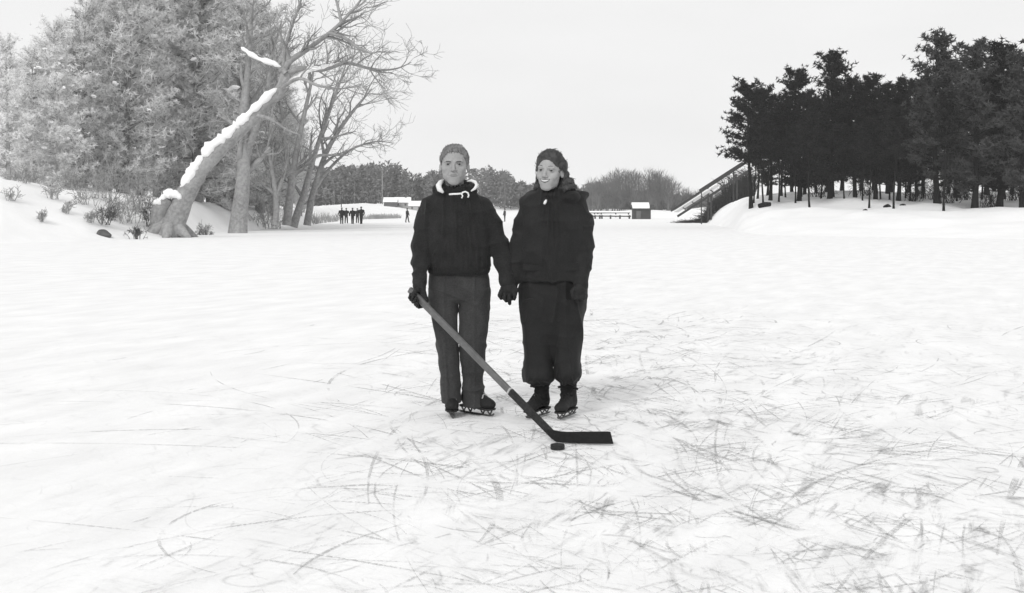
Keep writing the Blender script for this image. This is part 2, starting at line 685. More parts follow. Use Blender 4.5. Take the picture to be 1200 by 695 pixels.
def hair_man(S):
    S.add(ell((0, 2.6, 5.4), (17.3, 20.3, 17.2)))
    S.add(ell((0, -1.5, 14.6), (13.4, 13.4, 8.8)), 3)

    def region(X, Y, Z):
        front = 15.0 - 1.75 * (Y + 14.5) - .016 * X * X - 1.6 * np.exp(-(X / 4.0) ** 2) + 1.6 * np.exp(-((np.abs(X) - 9.5) / 3.0) ** 2)
        back = np.where(Y < 4, -3.0, -3.0 - (Y - 4) * 1.1)
        return np.maximum((front - Z) / 2.0, back - Z) + jag(X, Y, Z, 1.0)
    S.clip(region)


def hair_woman(S):
    S.add(ell((0, 3.0, 6.0), (16.0, 20.4, 17.6)))
    S.add(ell((1.5, -5.0, 19.0), (10.0, 9.5, 6.6)), 4)          # rolled front
    S.add(ell((-5.5, -7.5, 16.5), (6.0, 7, 5.6)), 3)
    S.add(ell((8.5, -5.5, 15.5), (7.0, 9, 7.2)), 3)
    S.add(ell((-11.5, -3, 11.5), (4.6, 8, 7.0)), 3)

    def region(X, Y, Z):
        front = 13.0 - 1.15 * (Y + 16.0) - .024 * X * X
        return (front - Z) / 1.5 + jag(X, Y, Z, .3)
    S.clip(region)
    S.add(ell((0, 12, -6), (16.5, 10.0, 19)), 3)
    for c, r in (((15.5, 5, 5), (4.2, 6, 8)), ((16.5, 8, -7), (5.0, 6, 7)), ((17.5, 5, -16), (6.5, 7, 6)), ((22.5, 7, -13.5), (5.6, 6, 5.2)), ((25.5, 8, -19.5), (5.4, 6, 5.0)),
                 ((19.5, 4, -22), (6.5, 7, 5.4)), ((13.5, 4, -21.5), (5.0, 6, 5)), ((-14.6, -2.5, 2), (2.5, 5.5, 9)), ((-15.2, 0, -8), (2.8, 5, 7)), ((15.0, -1.5, 7), (2.6, 5, 6)), ((-14.8, 7, -6), (3.6, 6, 8)), ((-15.8, 5, -15.5), (4.4, 6, 5)), ((-16.0, 3, -22.5), (5.0, 6, 4.6)), ((-11, 4, -24), (5, 6, 4.5))):
        S.add(ell(c, r), 1.6)
    S.add(ell((4, 15, -22), (16, 7, 9)), 3)


def build_head(Hd, root_name, loc, skin, label, wm, smile, hairfn, hair_mat, brow_mat, lip_mat, wave):
    V, Q = head_sdf(wm, smile)
    W = Hd.w(V)
    o = mesh_obj(root_name, W - np.array(loc), Q, skin, None, True)
    o.location = loc
    tag(o, label, 'person')
    FV = V[V[:, 1] < -8]

    def sf(x, z, dy=0.):
        """point on the face surface, dy in front of it"""
        w_ = np.exp(-((FV[:, 0] - x) ** 2 + (FV[:, 2] - z) ** 2) / .18)
        return (x, float((FV[:, 1] * w_).sum() / max(w_.sum(), 1e-9)) - dy, z)
    S = SDF((-32, -24, -34), (36, 30, 32), .6)
    hairfn(S)
    V, Q = S.mesh(1)
    V = displace(V, Q, wave)
    VN = vnormals(V, Q)
    rg = random.Random(8)
    st = MB()
    for i in range(900):
        k = rg.randrange(len(V))
        p, nrm = Vector(V[k]), Vector(VN[k])
        if nrm.length < .5 or (p.y < -9 and p.z < 15.5) or (p.y < -15):
            continue
        dd = Vector((p.x * .02, 1.0, .55 if p.y < 4 else -1.1)) + Vector((rg.gauss(0, .3), rg.gauss(0, .2), rg.gauss(0, .3)))
        if p.z < 2:
            dd = Vector((rg.gauss(0, .4), .5, -1.2))
        dd = (dd - nrm * dd.dot(nrm)).normalized()
        side = dd.cross(nrm)
        L, am = (rg.uniform(2.5, 5), .2) if not smile else (rg.uniform(3, 7), .15 if p.z > 4 else .6)
        ph = rg.uniform(0, 6)
        pts = []
        for j in range(6):
            t = j / 5
            pts.append(p + dd * (L * t) + side * (am * math.sin(ph + 5 * t)) + nrm * (.30 * math.sin(PI * t) - .35 * t * t * L * .2 + rg.uniform(0, .1)))
        st.tube(pts, [.16, .26, .28, .26, .2, .06], 4, False)
    n0 = len(V)
    V = np.concatenate([V, np.array(st.v)])
    Q = [list(q) for q in Q] + [[a + n0 for a in f] for f in st.f]
    mesh_obj('hair', Hd.w(V), Q, hair_mat, o, True)
    for s in (-1, 1):
        b = MB()
        if smile:
            b.tube([sf(s * 3.6, 4.5), sf(s * 5.8, 5.1), sf(s * 8.2, 4.9), sf(s * 10.6, 3.4)], [.3, .48, .42, .2], 6)
        else:
            b.tube([sf(s * 2.8, 2.3), sf(s * 5.2, 2.8), sf(s * 8.0, 2.9), sf(s * 10.8, 1.9)], [.45, .8, .75, .35], 6)
        mesh_obj('eyebrow', Hd.w(b.v), b.f, brow_mat, o, True)
        b = MB()
        zl = 1.35 if smile else 1.0
        b.tube([sf(s * 4.0, -.2), sf(s * 5.6, zl * .9), sf(s * 6.9, zl), sf(s * 8.3, zl * .85), sf(s * 10.0, -.1)], [.2, .42, .48, .45, .25], 6)
        mesh_obj('eyelash', Hd.w(b.v), b.f, M['brow'], o, True)
        e = SDF((s * 6.8 - 4, -20.5, -4), (s * 6.8 + 4, -9, 3.4), .35)
        e.add(ell((s * 6.8, -14.2, -.3), (2.9, 2.9, 2.6)))
        EV, EQ = e.mesh(1)
        eye = mesh_obj('eye', Hd.w(EV), EQ, M['eye_white'], o, True)
        e = SDF((s * 6.8 - 3, -20.5, -3), (s * 6.8 + 3, -14, 2.4), .3)
        e.add(ell((s * 6.8 + (.5 if smile else 0), -16.75, -.2), (1.5, .75, 1.45)))
        EV, EQ = e.mesh(1)
        mesh_obj('iris', Hd.w(EV), EQ, M['iris'], eye, True)
    b = MB()
    if smile:
        up = [sf(-6.2, -10.8), sf(-3.2, -11.4), sf(0, -11.6), sf(3.2, -11.4), sf(6.2, -10.8)]
        dn = [sf(-6.2, -11.0), sf(-3.8, -13.6), sf(0, -14.9), sf(3.8, -13.6), sf(6.2, -11.0)]
        b.tube(up, [.2, .45, .5, .45, .2], 6)
        b.tube(dn, [.2, .42, .5, .42, .2], 6)
        t = MB()
        t.tube([sf(-5.0, -11.6, -.1), sf(-2.6, -12.6, .0), sf(0, -13.0, .0), sf(2.6, -12.6, .0), sf(5.0, -11.6, -.1)], [.45, 1.05, 1.3, 1.05, .45], 8)
        mesh_obj('teeth', Hd.w(t.v), t.f, M['teeth'], o, True)
    else:
        b.tube([sf(-5.6, -13.3), sf(-2.4, -12.7), sf(0, -12.9), sf(2.4, -12.7), sf(5.6, -13.3)], [.2, .4, .4, .4, .2], 6)
        b.tube([sf(-4.6, -13.9), sf(-2.2, -14.3), sf(0, -14.5), sf(2.2, -14.3), sf(4.6, -13.9)], [.2, .4, .5, .4, .2], 6)
    mesh_obj('lips', Hd.w(b.v), b.f, lip_mat, o, True)
    return o


# ------------------------------------------------------------------ gloves and skates
def glove(name, S, parent, mat):
    V, Q = S.mesh(1)
    V = displace(V, Q, lambda p: .0016 * nz(p, 60) + .001 * nz(p, 120, 3))
    return mesh_obj(name, V, Q, mat, parent, True)


def skate(parent, toe, head_dir, L, lace_mat, bow, tilt=0.):
    """ice skate: toe = ground point under the front of the runner, head_dir = unit vector heel to toe on the ice"""
    f = Vector((head_dir[0], head_dir[1], 0)).normalized()
    s = Vector((-f.y, f.x, 0))
    u = Vector((0, 0, 1))
    base = Vector(toe) - f * L
    k = L / .295
    up = .052

    def W(V):
        V = np.asarray(V, float)
        return np.array(base) + np.outer(V[:, 0] * k, np.array(f)) + np.outer(V[:, 1] * k, np.array(s)) + np.outer(V[:, 2] * k + up, np.array(u))
    S = SDF((-.06, -.08, -.02), (.33, .08, .24), .0045)
    S.add(ell((.215, 0, .024), (.062, .043, .036)))
    S.add(cap((.06, 0, .050), (.20, 0, .030), .040, .034), .02)
    S.add(ell((.035, 0, .040), (.050, .036, .052)), .02)
    S.add(cap((.045, 0, .06), (.04, 0, .13 if not bow else .18), .040, .040), .03)
    S.add(cap((.10, 0, .085), (.17, 0, .055), .030, .026), .02)       # tongue and instep
    S.clip(lambda X, Y, Z: -Z + 0 * X + 0 * Y)
    V, Q = S.mesh(1)
    V = displace(V, Q, lambda p: .002 * nz(p, 40))
    boot = mesh_obj('skate_boot', W(V), Q, M['boot'], parent, True)
    so = MB()
    poly = [(-.018, -.026), (.0, -.036), (.05, -.034), (.11, -.030), (.17, -.041), (.22, -.043), (.26, -.030), (.279, 0), (.26, .030), (.22, .043), (.17, .041), (.11, .030), (.05, .034), (.0, .036), (-.018, .026)]
    so.prism(poly, Vector((1, 0, 0)), Vector((0, 1, 0)), u, (0, 0, -.004), .010)
    mesh_obj('sole', W(so.v), so.f, M['sole'], boot)
    bl = MB()
    X, Yv = Vector((1, 0, 0)), Vector((0, 1, 0))
    prof = [(-.050, -.040), (-.044, -.049), (-.02, -.0518), (.20, -.0518), (.24, -.050), (.265, -.044), (.278, -.033), (.272, -.027), (.258, -.036), (.235, -.040), (.19, -.0405), (-.02, -.0405)]
    bl.prism(prof, X, u, Yv, (0, 0, 0), .006)
    for x0, x1 in ((.0, -.004), (.058, .060), (.176, .174), (.236, .240)):
        for sd in (-1, 1):
            bl.beam((x0, sd * .022, -.010), (x1, 0, -.042), .007, .008)
    bl.box((.025, 0, -.0115), (.085, .052, .004))
    bl.box((.205, 0, -.0115), (.090, .062, .004))
    mesh_obj('skate_blade', W(bl.v), bl.f, M['steel'], boot)
    la = MB()
    for i in range(5):
        t = i / 4
        x = .185 - .085 * t
        z = .077 + .047 * t
        w = .026 + .004 * t
        la.tube([(x + .012, -w, z - .020), (x + .005, -w * .5, z - .001), (x, 0, z + .004), (x + .005, w * .5, z - .001), (x + .012, w, z - .020)], .0045, 5)
    if bow:
        la.tube([(.09, -.02, .135), (.10, -.05, .152), (.085, -.075, .145)], [.006, .012, .009], 6)
        la.tube([(.09, .02, .135), (.10, .05, .150), (.085, .072, .140)], [.006, .010, .008], 6)
    mesh_obj('lace', W(la.v), la.f, lace_mat, boot)
    return boot


# ------------------------------------------------------------------ the man
YM = 7.70
man_loc = Vector(((536 - 600) * YM / F, YM, 0))
HM = Head(532.4, 192.2, 7.66, 0, 0, 2, PX * .985)
man = build_head(HM, 'person', man_loc, M['skin_man'],
                 'man in a dark hooded pullover and grey trousers holding a hockey stick', 1.0, False, hair_man,
                 M['hair_man'], M['brow_soft'], M['lip_man'], lambda p: .8 * nz(p, .3) + .6 * nz((p[0], p[1] * .4, p[2]), .7, 5))

# jacket
S = SDF((at(476, 0, YM).x, 7.42, at(0, 352, YM).z), (at(612, 0, YM).x, 7.95, at(0, 200, YM).z), .005)
S.add(loft([(221, 518, 550, .075, 7.705), (225, 512, 556, .085, 7.705), (230, 504, 566, .095, 7.705), (238, 498, 572, .105, 7.70), (250, 497.5, 575.5, .118, 7.695), (270, 499, 575, .125, 7.69),
            (290, 500, 574.5, .125, 7.69), (304, 501, 575, .125, 7.69), (311, 501.5, 575.5, .128, 7.69), (316, 502.5, 573, .120, 7.69), (320, 503, 571.5, .110, 7.69)], 2.5))
P = lambda px, py, Y: tuple(at(px, py, Y))
chain(S, [P(506.5, 241, 7.70), P(498, 262, 7.70), P(492.6, 288, 7.68), P(492, 308, 7.60), P(491.8, 327, 7.53)], [.062, .060, .053, .047, .041], .03)
chain(S, [P(566.5, 242, 7.70), P(576, 262, 7.70), P(585.5, 288, 7.68), P(590.5, 308, 7.64), P(594, 327, 7.60)], [.062, .060, .056, .052, .045], .03)
# cuffs
S.add(cap(P(491.8, 323, 7.545), P(491.8, 329.5, 7.52), .047, .046), .004)
S.add(cap(P(593.6, 324, 7.61), P(594.4, 330.5, 7.592), .050, .049), .004)
# collar round the neck and the hood lying behind it
for i in range(13):
    a = PI * (-.12 + 1.24 * i / 12)
    b = PI * (-.12 + 1.24 * (i + 1) / 12)
    q = lambda t: (at(532.5 + 20.5 * math.cos(t), 220 - 3 * math.sin(t), 7.69).x, 7.69 + .105 * math.sin(t), at(0, 221.5 - 4.5 * math.sin(t), 7.69).z)
    S.add(cap(q(a), q(b), .030), .02)
for i in range(16):
    a, b = 2 * PI * i / 16, 2 * PI * (i + 1) / 16
    q = lambda t: (at(532.8 + 13.2 * math.cos(t), 0, 7.69).x, 7.695 + .078 * math.sin(t), at(0, 219 - 4.5 * math.sin(t), 7.69).z)
    S.add(cap(q(a), q(b), .019), .012)
V, Q = S.mesh(1)


def man_folds(p):
    x, y, z = p
    dx = x - man_loc.x
    zz = (HOR - 312) * YM / F + CH
    w = sstep(.17, .225, abs(dx)) * (1 - sstep(1.18, 1.30, z))
    ds = .008 * (ridge(x * 5, y * 5, z * 13, 3) - .35) + .003 * nz(p, 20, 4)       # sleeves: rings of creases
    d = .013 * (ridge(dx * 9 + z * 2.2 * math.tanh(dx * 12), y * 5, z * 2.4, 7) - .35) + .006 * (ridge(dx * 6, y * 5, z * 9, 1) - .35)
    d += .009 * (ridge(dx * 22, y * 14, z * 3, 5) - .3) * math.exp(-((z - zz - .03) / .06) ** 2)
    d = d * (1 - w) + ds * w
    return d + .0025 * nz(p, 26, 9)


V = displace(V, Q, man_folds)
jacket = mesh_obj('pullover', V, Q, M['jacket'], man, True)
b = MB()
b.tube([P(520.5, 211, 7.665), P(516.3, 213.5, 7.63), P(513.9, 217.5, 7.60), P(515.2, 222, 7.585), P(519.5, 225.8, 7.578)], [.006, .0145, .018, .017, .007], 8)
b.build('hood_lining', M['lining'], jacket, True)
b = MB()
b.tube([P(547.5, 212.5, 7.64), P(552.5, 211.5, 7.63), P(557, 213.5, 7.62), P(558.7, 217, 7.60), P(556.5, 221, 7.588), P(552, 224, 7.58)], [.004, .009, .0105, .0105, .009, .004], 8)
b.build('hood_lining', M['lining'], jacket, True)
b = MB()
yc = 7.565
b.tube([P(526.5, 227.8, yc), P(531, 227.4, yc - .012), P(536, 227.3, yc - .018), P(540.5, 226.8, yc - .018)], .0062, 6)
b.tube([P(540.5, 228.2, yc - .014), P(542, 225.6, yc - .016), P(545.2, 224.6, yc - .014), P(548.3, 226, yc - .006), P(549.3, 229, yc - .004), P(548.3, 231.5, yc - .008)], .0052, 6)
b.tube([P(540.5, 226.5, yc - .018), P(542.2, 229.6, yc - .018), P(541.0, 232.3, yc - .020)], .0045, 6)
b.build('drawstring', M['cord'], jacket, True)

S = SDF((at(494, 0, YM).x, 7.52, at(0, 326, YM).z), (at(582, 0, YM).x, 7.88, at(0, 306, YM).z), .005)
S.add(loft([(312, 503, 574, .122, 7.69), (315, 501.5, 574.5, .124, 7.69), (319, 502, 573, .120, 7.69), (321, 504, 571, .112, 7.69)], 2.5))
V, Q = S.mesh(1)
V = displace(V, Q, lambda p: .003 * math.sin(math.atan2(p[1] - 7.69, p[0] - man_loc.x) * 70))
mesh_obj('waistband', V, Q, M['jacket'], jacket, True)

# trousers
S = SDF((at(494, 0, YM).x, 7.52, at(0, 485, YM).z), (at(582, 0, YM).x, 7.92, at(0, 308, YM).z), .005)
S.add(loft([(311, 506, 569, .095, 7.70), (318, 503, 571.5, .100, 7.70), (330, 501.5, 573, .105, 7.70), (342, 501.5, 574, .105, 7.70), (352, 502.5, 574, .090, 7.70), (356, 508, 570, .06, 7.70)], 2.5))
S.add(loft([(338, 501.5, 537.5, .100, 7.70), (355, 502.5, 536.8, .096, 7.70), (372, 505.2, 536.3, .088, 7.695), (392, 509, 536.3, .080, 7.69), (415, 513, 537.3, .076, 7.695), (442, 516.2, 539, .078, 7.71), (462, 517.8, 540, .084, 7.71), (471, 517.6, 540, .088, 7.70)], 2.4), .006)
S.add(loft([(338, 538.0, 574, .100, 7.70), (355, 538.2, 574, .096, 7.70), (372, 538.3, 573, .088, 7.70), (392, 538, 571.5, .080, 7.70), (415, 539.3, 569, .077, 7.71), (442, 541.8, 566.8, .079, 7.74), (462, 542.4, 567.5, .088, 7.745), (476, 542.2, 570, .098, 7.735)], 2.4), .006)


V, Q = S.mesh(1)


def tr_folds(p):
    x, y, z = p
    d = .007 * (ridge(x * 9, y * 6, z * 3.2, 2) - .35) + .002 * nz(p, 26, 2)
    d += .014 * (ridge(x * 5, y * 5, z * 12, 6) - .35) * (math.exp(-((z - .17) / .10) ** 2) + .8 * math.exp(-((z - .47) / .07) ** 2))
    d += .010 * (ridge(x * 7 + z * 6, y * 5, z * 8, 8) - .35) * math.exp(-((z - .76) / .08) ** 2)
    for cx in (521.5, 556.5):                                # pressed front crease
        xc = at(cx + (4.5 if cx < 530 else 0) * max(0, (.5 - z) / .4), 0, YM).x
        if y < YM:
            d += .007 * math.exp(-((x - xc) / .007) ** 2)
    return d


V = displace(V, Q, tr_folds)
mesh_obj('trousers', V, Q, M['trousers'], man, True)

# skates: seen end-on, and turned out to the side
skate(man, (at(529.6, 492, 7.537).x, 7.537, 0), (.05, -1), .29, M['lace'], False)
skate(man, (-.0976, 7.615, 0), (.206, -.211), .295, M['lace'], False)

# ------------------------------------------------------------------ hockey stick and puck
butt = at(480.3, 339.5, 7.47)
heel = Vector(((651.5 - 600) * 6.772 / F, 6.772, .030))
sd = (heel - butt).normalized()
stick = empty('hockey_stick', heel - Vector((0, 0, .03)), 'wooden hockey stick held by the man, its black blade on the ice', 'hockey stick')
sx = sd.cross(Vector((0, 0, 1))).normalized()
sy = sx.cross(sd).normalized()


def shaft_piece(t0, t1, w, h, mat, name, parent, n=14):
    pts = [butt + sd * (t0 + (t1 - t0) * i / n) for i in range(n + 1)]
    m = MB()
    prof = []
    for cx, cy, a0 in ((1, 1, 0), (-1, 1, 90), (-1, -1, 180), (1, -1, 270)):
        for da in (0, 45, 90):
            a = math.radians(a0 + da)
            prof.append((cx * (w / 2 - .005) + .005 * math.cos(a), cy * (h / 2 - .005) + .005 * math.sin(a)))
    N_ = len(prof)
    for p in pts:
        for u, v in prof:
            m.v.append(tuple(p + sx * u + sy * v))
    for i in range(n):
        for j in range(N_):
            a = i * N_ + j
            c = i * N_ + (j + 1) % N_
            m.f.append((a, c, c + N_, a + N_))
    m.f.append(tuple(range(N_ - 1, -1, -1)))
    m.f.append(tuple(n * N_ + j for j in range(N_)))
    return m.build(name, mat, parent)


LT = (heel - butt).length
shaft = shaft_piece(0, LT - .02, .024, .037, M['stick_wood'], 'shaft', stick)
shaft_piece(LT * .711, LT - .01, .026, .039, M['stick_dark'], 'dark_wrap', shaft)
shaft_piece(LT * .700, LT * .708, .0255, .0385, M['lace'], 'tape_ring', shaft, 2)
hx = (651.5 - 600) * 6.772 / F
tipb = Vector(((717.8 - 600) * 6.71 / F, 6.71, 0))
bdir = (tipb - Vector((hx, 6.772, 0))).normalized()
bn = Vector((bdir.y, -bdir.x, 0))
m = MB()
Lb = (tipb - Vector((hx, 6.772, 0))).length
bl_o = Vector((hx, 6.772, .006))
top = [(-.050, .062), (-.018, .066), (.02, .060), (.06, .058), (.16, .063), (Lb - .03, .068), (Lb - .012, .067)]
bot = [(Lb + .004, .004), (Lb * .6, .0), (.12, .0), (.04, .0), (.0, .004), (-.012, .012)]
poly = [(u, v) for u, v in top] + [(u, v) for u, v in bot]
m.prism(poly, bdir, Vector((0, 0, 1)), bn, bl_o, .020)
m.build('blade', M['blade_dark'], stick)

pk = SDF((-.05, -.05, -.01), (.05, .05, .05), .0022)


def puck_fn(X, Y, Z):
    r = np.sqrt(X ** 2 + Y ** 2) - .0345
    z = np.abs(Z - .0135) - .0095
    return np.sqrt(np.maximum(r, 0) ** 2 + np.maximum(z, 0) ** 2) + np.minimum(np.maximum(r, z), 0) - .004


pk.add((np.array([-.04] * 3), np.array([.04] * 3), puck_fn))
V, Q = pk.mesh(0)
ploc = Vector(((653.4 - 600) * 6.60 / F, 6.60, .001))
puck = mesh_obj('hockey_puck', V, Q, M['rubber'], None, True)
puck.location = ploc
tag(puck, 'black rubber puck on the ice against the heel of the stick', 'puck')

# the man's right glove closes round the stick
S = SDF((at(470, 0, 7.5).x, 7.36, at(0, 374, 7.5).z), (at(512, 0, 7.5).x, 7.64, at(0, 318, 7.5).z), .0032)
gc = butt + sd * .085                                           # centre of the grip
wrist = at(491.8, 328, 7.525)
e_up = (wrist - gc) - sd * (wrist - gc).dot(sd)
e_up.normalize()
e_out = sd.cross(e_up)
if e_out.x > 0:
    e_out = -e_out
S.add(cap(tuple(wrist), tuple(wrist + (gc - wrist) * .30), .040, .037))
S.add(cap(tuple(wrist + (gc - wrist) * .30), tuple(gc + e_up * .036 + e_out * .016), .034, .026), .02)
S.add(cap(tuple(gc + e_up * .030 + e_out * .020 - sd * .022), tuple(gc + e_up * .030 + e_out * .020 + sd * .026), .023, .022), .015)
for i, (off, ln) in enumerate(((-.036, .92), (-.011, 1.0), (.014, .97), (.037, .82))):
    pr = None
    for j in range(6):
        th = math.radians(25 + j * 42 * ln)
        q = gc + sd * off + e_up * (math.cos(th) * .036) + e_out * (math.sin(th) * .039)
        if pr is not None:
            S.add(cap(tuple(pr), tuple(q), .0135 - .0006 * j, .0135 - .0006 * (j + 1)), .004)
        pr = q
pr = None
for j in range(4):
    th = math.radians(-20 - j * 34)
    q = gc - sd * (.040 - .006 * j) + e_up * (math.cos(th) * .040) + e_out * (math.sin(th) * .036)
    if pr is not None:
        S.add(cap(tuple(pr), tuple(q), .0145, .013), .005)
    pr = q
gl = glove('glove', S, man, M['glove'])

# his left glove closes over hers
S = SDF((at(578, 0, 7.6).x, 7.44, at(0, 362, 7.6).z), (at(612, 0, 7.6).x, 7.70, at(0, 322, 7.6).z), .0032)
S.add(cap(P(594.3, 329, 7.592), P(595, 337, 7.575), .040, .037))
S.add(ell(P(595.5, 339.5, 7.570), (.042, .024, .030)), .015)
fing = [((587.5, 341), (585.5, 346), (587.2, 349.8), .0125), ((592, 343), (590.8, 349), (593.2, 352.5), .013), ((597, 343.5), (597, 350.5), (597.2, 355.5), .013), ((601.5, 342), (603.3, 347), (602.5, 350.5), .012)]
for i, (a, bq, c, r) in enumerate(fing):
    S.add(cap(P(a[0], a[1], 7.562), P(bq[0], bq[1], 7.548), r * 1.08, r), .006)
    S.add(cap(P(bq[0], bq[1], 7.548), P(c[0], c[1], 7.572), r, r * .85), .004)
S.add(cap(P(601, 335, 7.565), P(605, 340, 7.560), .015, .014), .008)
S.add(cap(P(605, 340, 7.560), P(604.2, 344.5, 7.572), .014, .011), .004)
glove('glove', S, man, M['glove'])

# ------------------------------------------------------------------ the woman
YW = 7.66
wom_loc = Vector(((646 - 600) * YW / F, YW, 0))
HW = Head(645.2, 199.0, 7.62, -22, 4, 3, PX * .955)


def curls(p):
    f = .3 if p[2] > 4 else 1.
    return .7 * nz(p, .25, 3) + f * (.8 * nz((p[0], p[1], p[2] * .7), .5, 9) + .4 * nz(p, 1.1, 5))


woman = build_head(HW, 'person', wom_loc, M['skin_woman'],
                   'smiling woman with dark wavy hair in a black coat and baggy ski trousers', .93, True, hair_woman,
                   M['hair_woman'], M['brow'], M['lip_woman'], curls)
S = SDF((at(592, 0, YW).x, 7.38, at(0, 352, YW).z), (at(702, 0, YW).x, 7.95, at(0, 206, YW).z), .005)
S.add(loft([(220, 631, 661, .075, 7.665), (225, 625, 668, .085, 7.665), (231, 617, 677, .095, 7.665), (240, 613.5, 683, .108, 7.66), (258, 612, 685, .120, 7.65), (280, 611, 685, .125, 7.65),
            (305, 610, 686, .122, 7.65), (320, 609.5, 687, .122, 7.65), (329, 609.5, 687.5, .122, 7.65)], 2.5))
chain(S, [P(620.5, 240, 7.67), P(613.5, 262, 7.67), P(608.5, 284, 7.66), P(605.5, 305, 7.64), P(602.5, 326, 7.62)], [.060, .057, .052, .048, .042], .03)
chain(S, [P(677.5, 241, 7.67), P(683.5, 262, 7.67), P(685, 286, 7.65), P(683.5, 307, 7.60), P(681, 331, 7.54)], [.062, .060, .056, .051, .044], .03)
S.add(cap(P(681.2, 327, 7.55), P(680.8, 333, 7.535), .048, .047), .004)
# hood bunched on the shoulders, mostly at her left
S.add(ell(P(676, 229.5, 7.70), (.072, .075, .038)), .012)
S.add(ell(P(668, 232, 7.60), (.060, .06, .040)), .015)
S.add(ell(P(682, 233, 7.67), (.026, .055, .032)), .02)
S.add(ell(P(625, 230, 7.66), (.045, .07, .032)), .015)
for i in range(16):
    a, c = 2 * PI * i / 16, 2 * PI * (i + 1) / 16
    q = lambda t: (at(646 + 13.5 * math.cos(t), 0, 7.66).x, 7.665 + .082 * math.sin(t), at(0, 226 - 3.5 * math.sin(t), 7.66).z)
    S.add(cap(q(a), q(c), .022), .012)
# lapel edge down the front
S.add(cap(P(640, 234, 7.555), P(644, 262, 7.53), .010), .012)
S.add(cap(P(644, 262, 7.53), P(646, 326, 7.53), .008), .010)
V, Q = S.mesh(1)


def coat_folds(p):
    x, y, z = p
    dx = x - wom_loc.x
    w = sstep(.15, .205, abs(dx)) * (1 - sstep(1.16, 1.28, z))
    ds = .008 * (ridge(x * 5, y * 5, z * 12, 13) - .35) + .003 * nz(p, 20, 14)
    d = .012 * (ridge(dx * 8 - z * 3 * math.tanh(dx * 12), y * 5, z * 3, 17) - .35) + .008 * (ridge(dx * 5, y * 5, z * 8, 11) - .35)
    d = d * (1 - w) + ds * w
    return d + .0025 * nz(p, 26, 19)


V = displace(V, Q, coat_folds)
coat = mesh_obj('coat', V, Q, M['coat'], woman, True)
b = MB()
b.tube([P(640.2, 234.2, 7.527), P(639.0, 236.8, 7.522), P(637.6, 239.3, 7.520)], [.005, .009, .0065], 6)
b.build('zip_pull', M['cord'], coat, True)
for cx, t in ((623, -.03), (668, .03)):
    b = MB()
    c0 = at(cx, 312, 7.54)
    b.prism([(-.052, .012), (.052, .012 + t * .3), (.052, -.022), (.0, -.030), (-.052, -.022)], Vector((1, t, 0)).normalized(), Vector((0, 0, 1)), Vector((0, 1, 0)), c0, .02)
    b.build('pocket_flap', M['coat'], coat)

# baggy trousers gathered below the knee
S = SDF((at(600, 0, YW).x, 7.48, at(0, 458, YW).z), (at(696, 0, YW).x, 7.86, at(0, 322, YW).z), .005)
S.add(loft([(326, 611, 686, .110, 7.66), (340, 609, 687, .115, 7.66), (360, 609.5, 686, .110, 7.655), (385, 611, 683, .095, 7.65), (400, 612, 681, .075, 7.65), (418, 614, 679, .060, 7.65), (429, 622, 672, .035, 7.66)], 2.6))
S.add(loft([(350, 609.5, 648.5, .110, 7.66), (385, 611, 648.5, .098, 7.65), (415, 613, 647.5, .092, 7.645), (428, 613, 647.6, .100, 7.64), (437, 611.8, 648.2, .114, 7.635), (443, 612.5, 648, .112, 7.635), (446.5, 617, 645.5, .09, 7.645), (449.5, 624, 643.5, .06, 7.65)], 2.3), .004)
S.add(loft([(350, 648, 686, .110, 7.65), (385, 649, 683, .098, 7.64), (415, 649.3, 680, .092, 7.63), (426, 650, 680.2, .100, 7.625), (435, 650.2, 682, .112, 7.62), (441, 651, 681.6, .110, 7.62), (445, 655, 678, .09, 7.63), (448, 658, 673.5, .06, 7.635)], 2.3), .002)
V, Q = S.mesh(1)


def ski_folds(p):
    x, y, z = p
    d = .016 * (ridge(x * 11, y * 6, z * 2.0, 21) - .35) + .006 * (ridge(x * 6, y * 5, z * 10, 24) - .35)
    d += .014 * (ridge(x * 22, y * 12, z * 4, 26) - .35) * math.exp(-((z - .235) / .06) ** 2)
    return d


V = displace(V, Q, ski_folds)
mesh_obj('ski_trousers', V, Q, M['ski_trousers'], woman, True)
# stockinged shins
for rows in ([(444, 624, 644, .055, 7.655), (452, 626, 642.5, .046, 7.66), (462, 626.5, 641.5, .044, 7.665), (474, 627, 641.5, .046, 7.665)],
             [(444, 655.5, 675, .055, 7.64), (452, 657, 673, .046, 7.645), (462, 656.5, 671.5, .044, 7.65), (474, 656, 671, .046, 7.64)]):
    S = SDF((at(rows[0][1] - 6, 0, 7.6).x, 7.55, at(0, 480, 7.6).z), (at(rows[0][2] + 6, 0, 7.7).x, 7.76, at(0, 440, 7.6).z), .004)
    S.add(loft(rows, 2.2))
    V, Q = S.mesh(1)
    V = displace(V, Q, lambda p: .003 * math.sin(p[2] * 160 + 3 * nz(p, 12)))
    mesh_obj('sock', V, Q, M['sock'], woman, True)
skate(woman, (.0754, 7.506, 0), (-.1386, -.221), .265, M['boot'], True)
skate(woman, (.269, 7.476, 0), (-.085, -.175), .262, M['boot'], True)
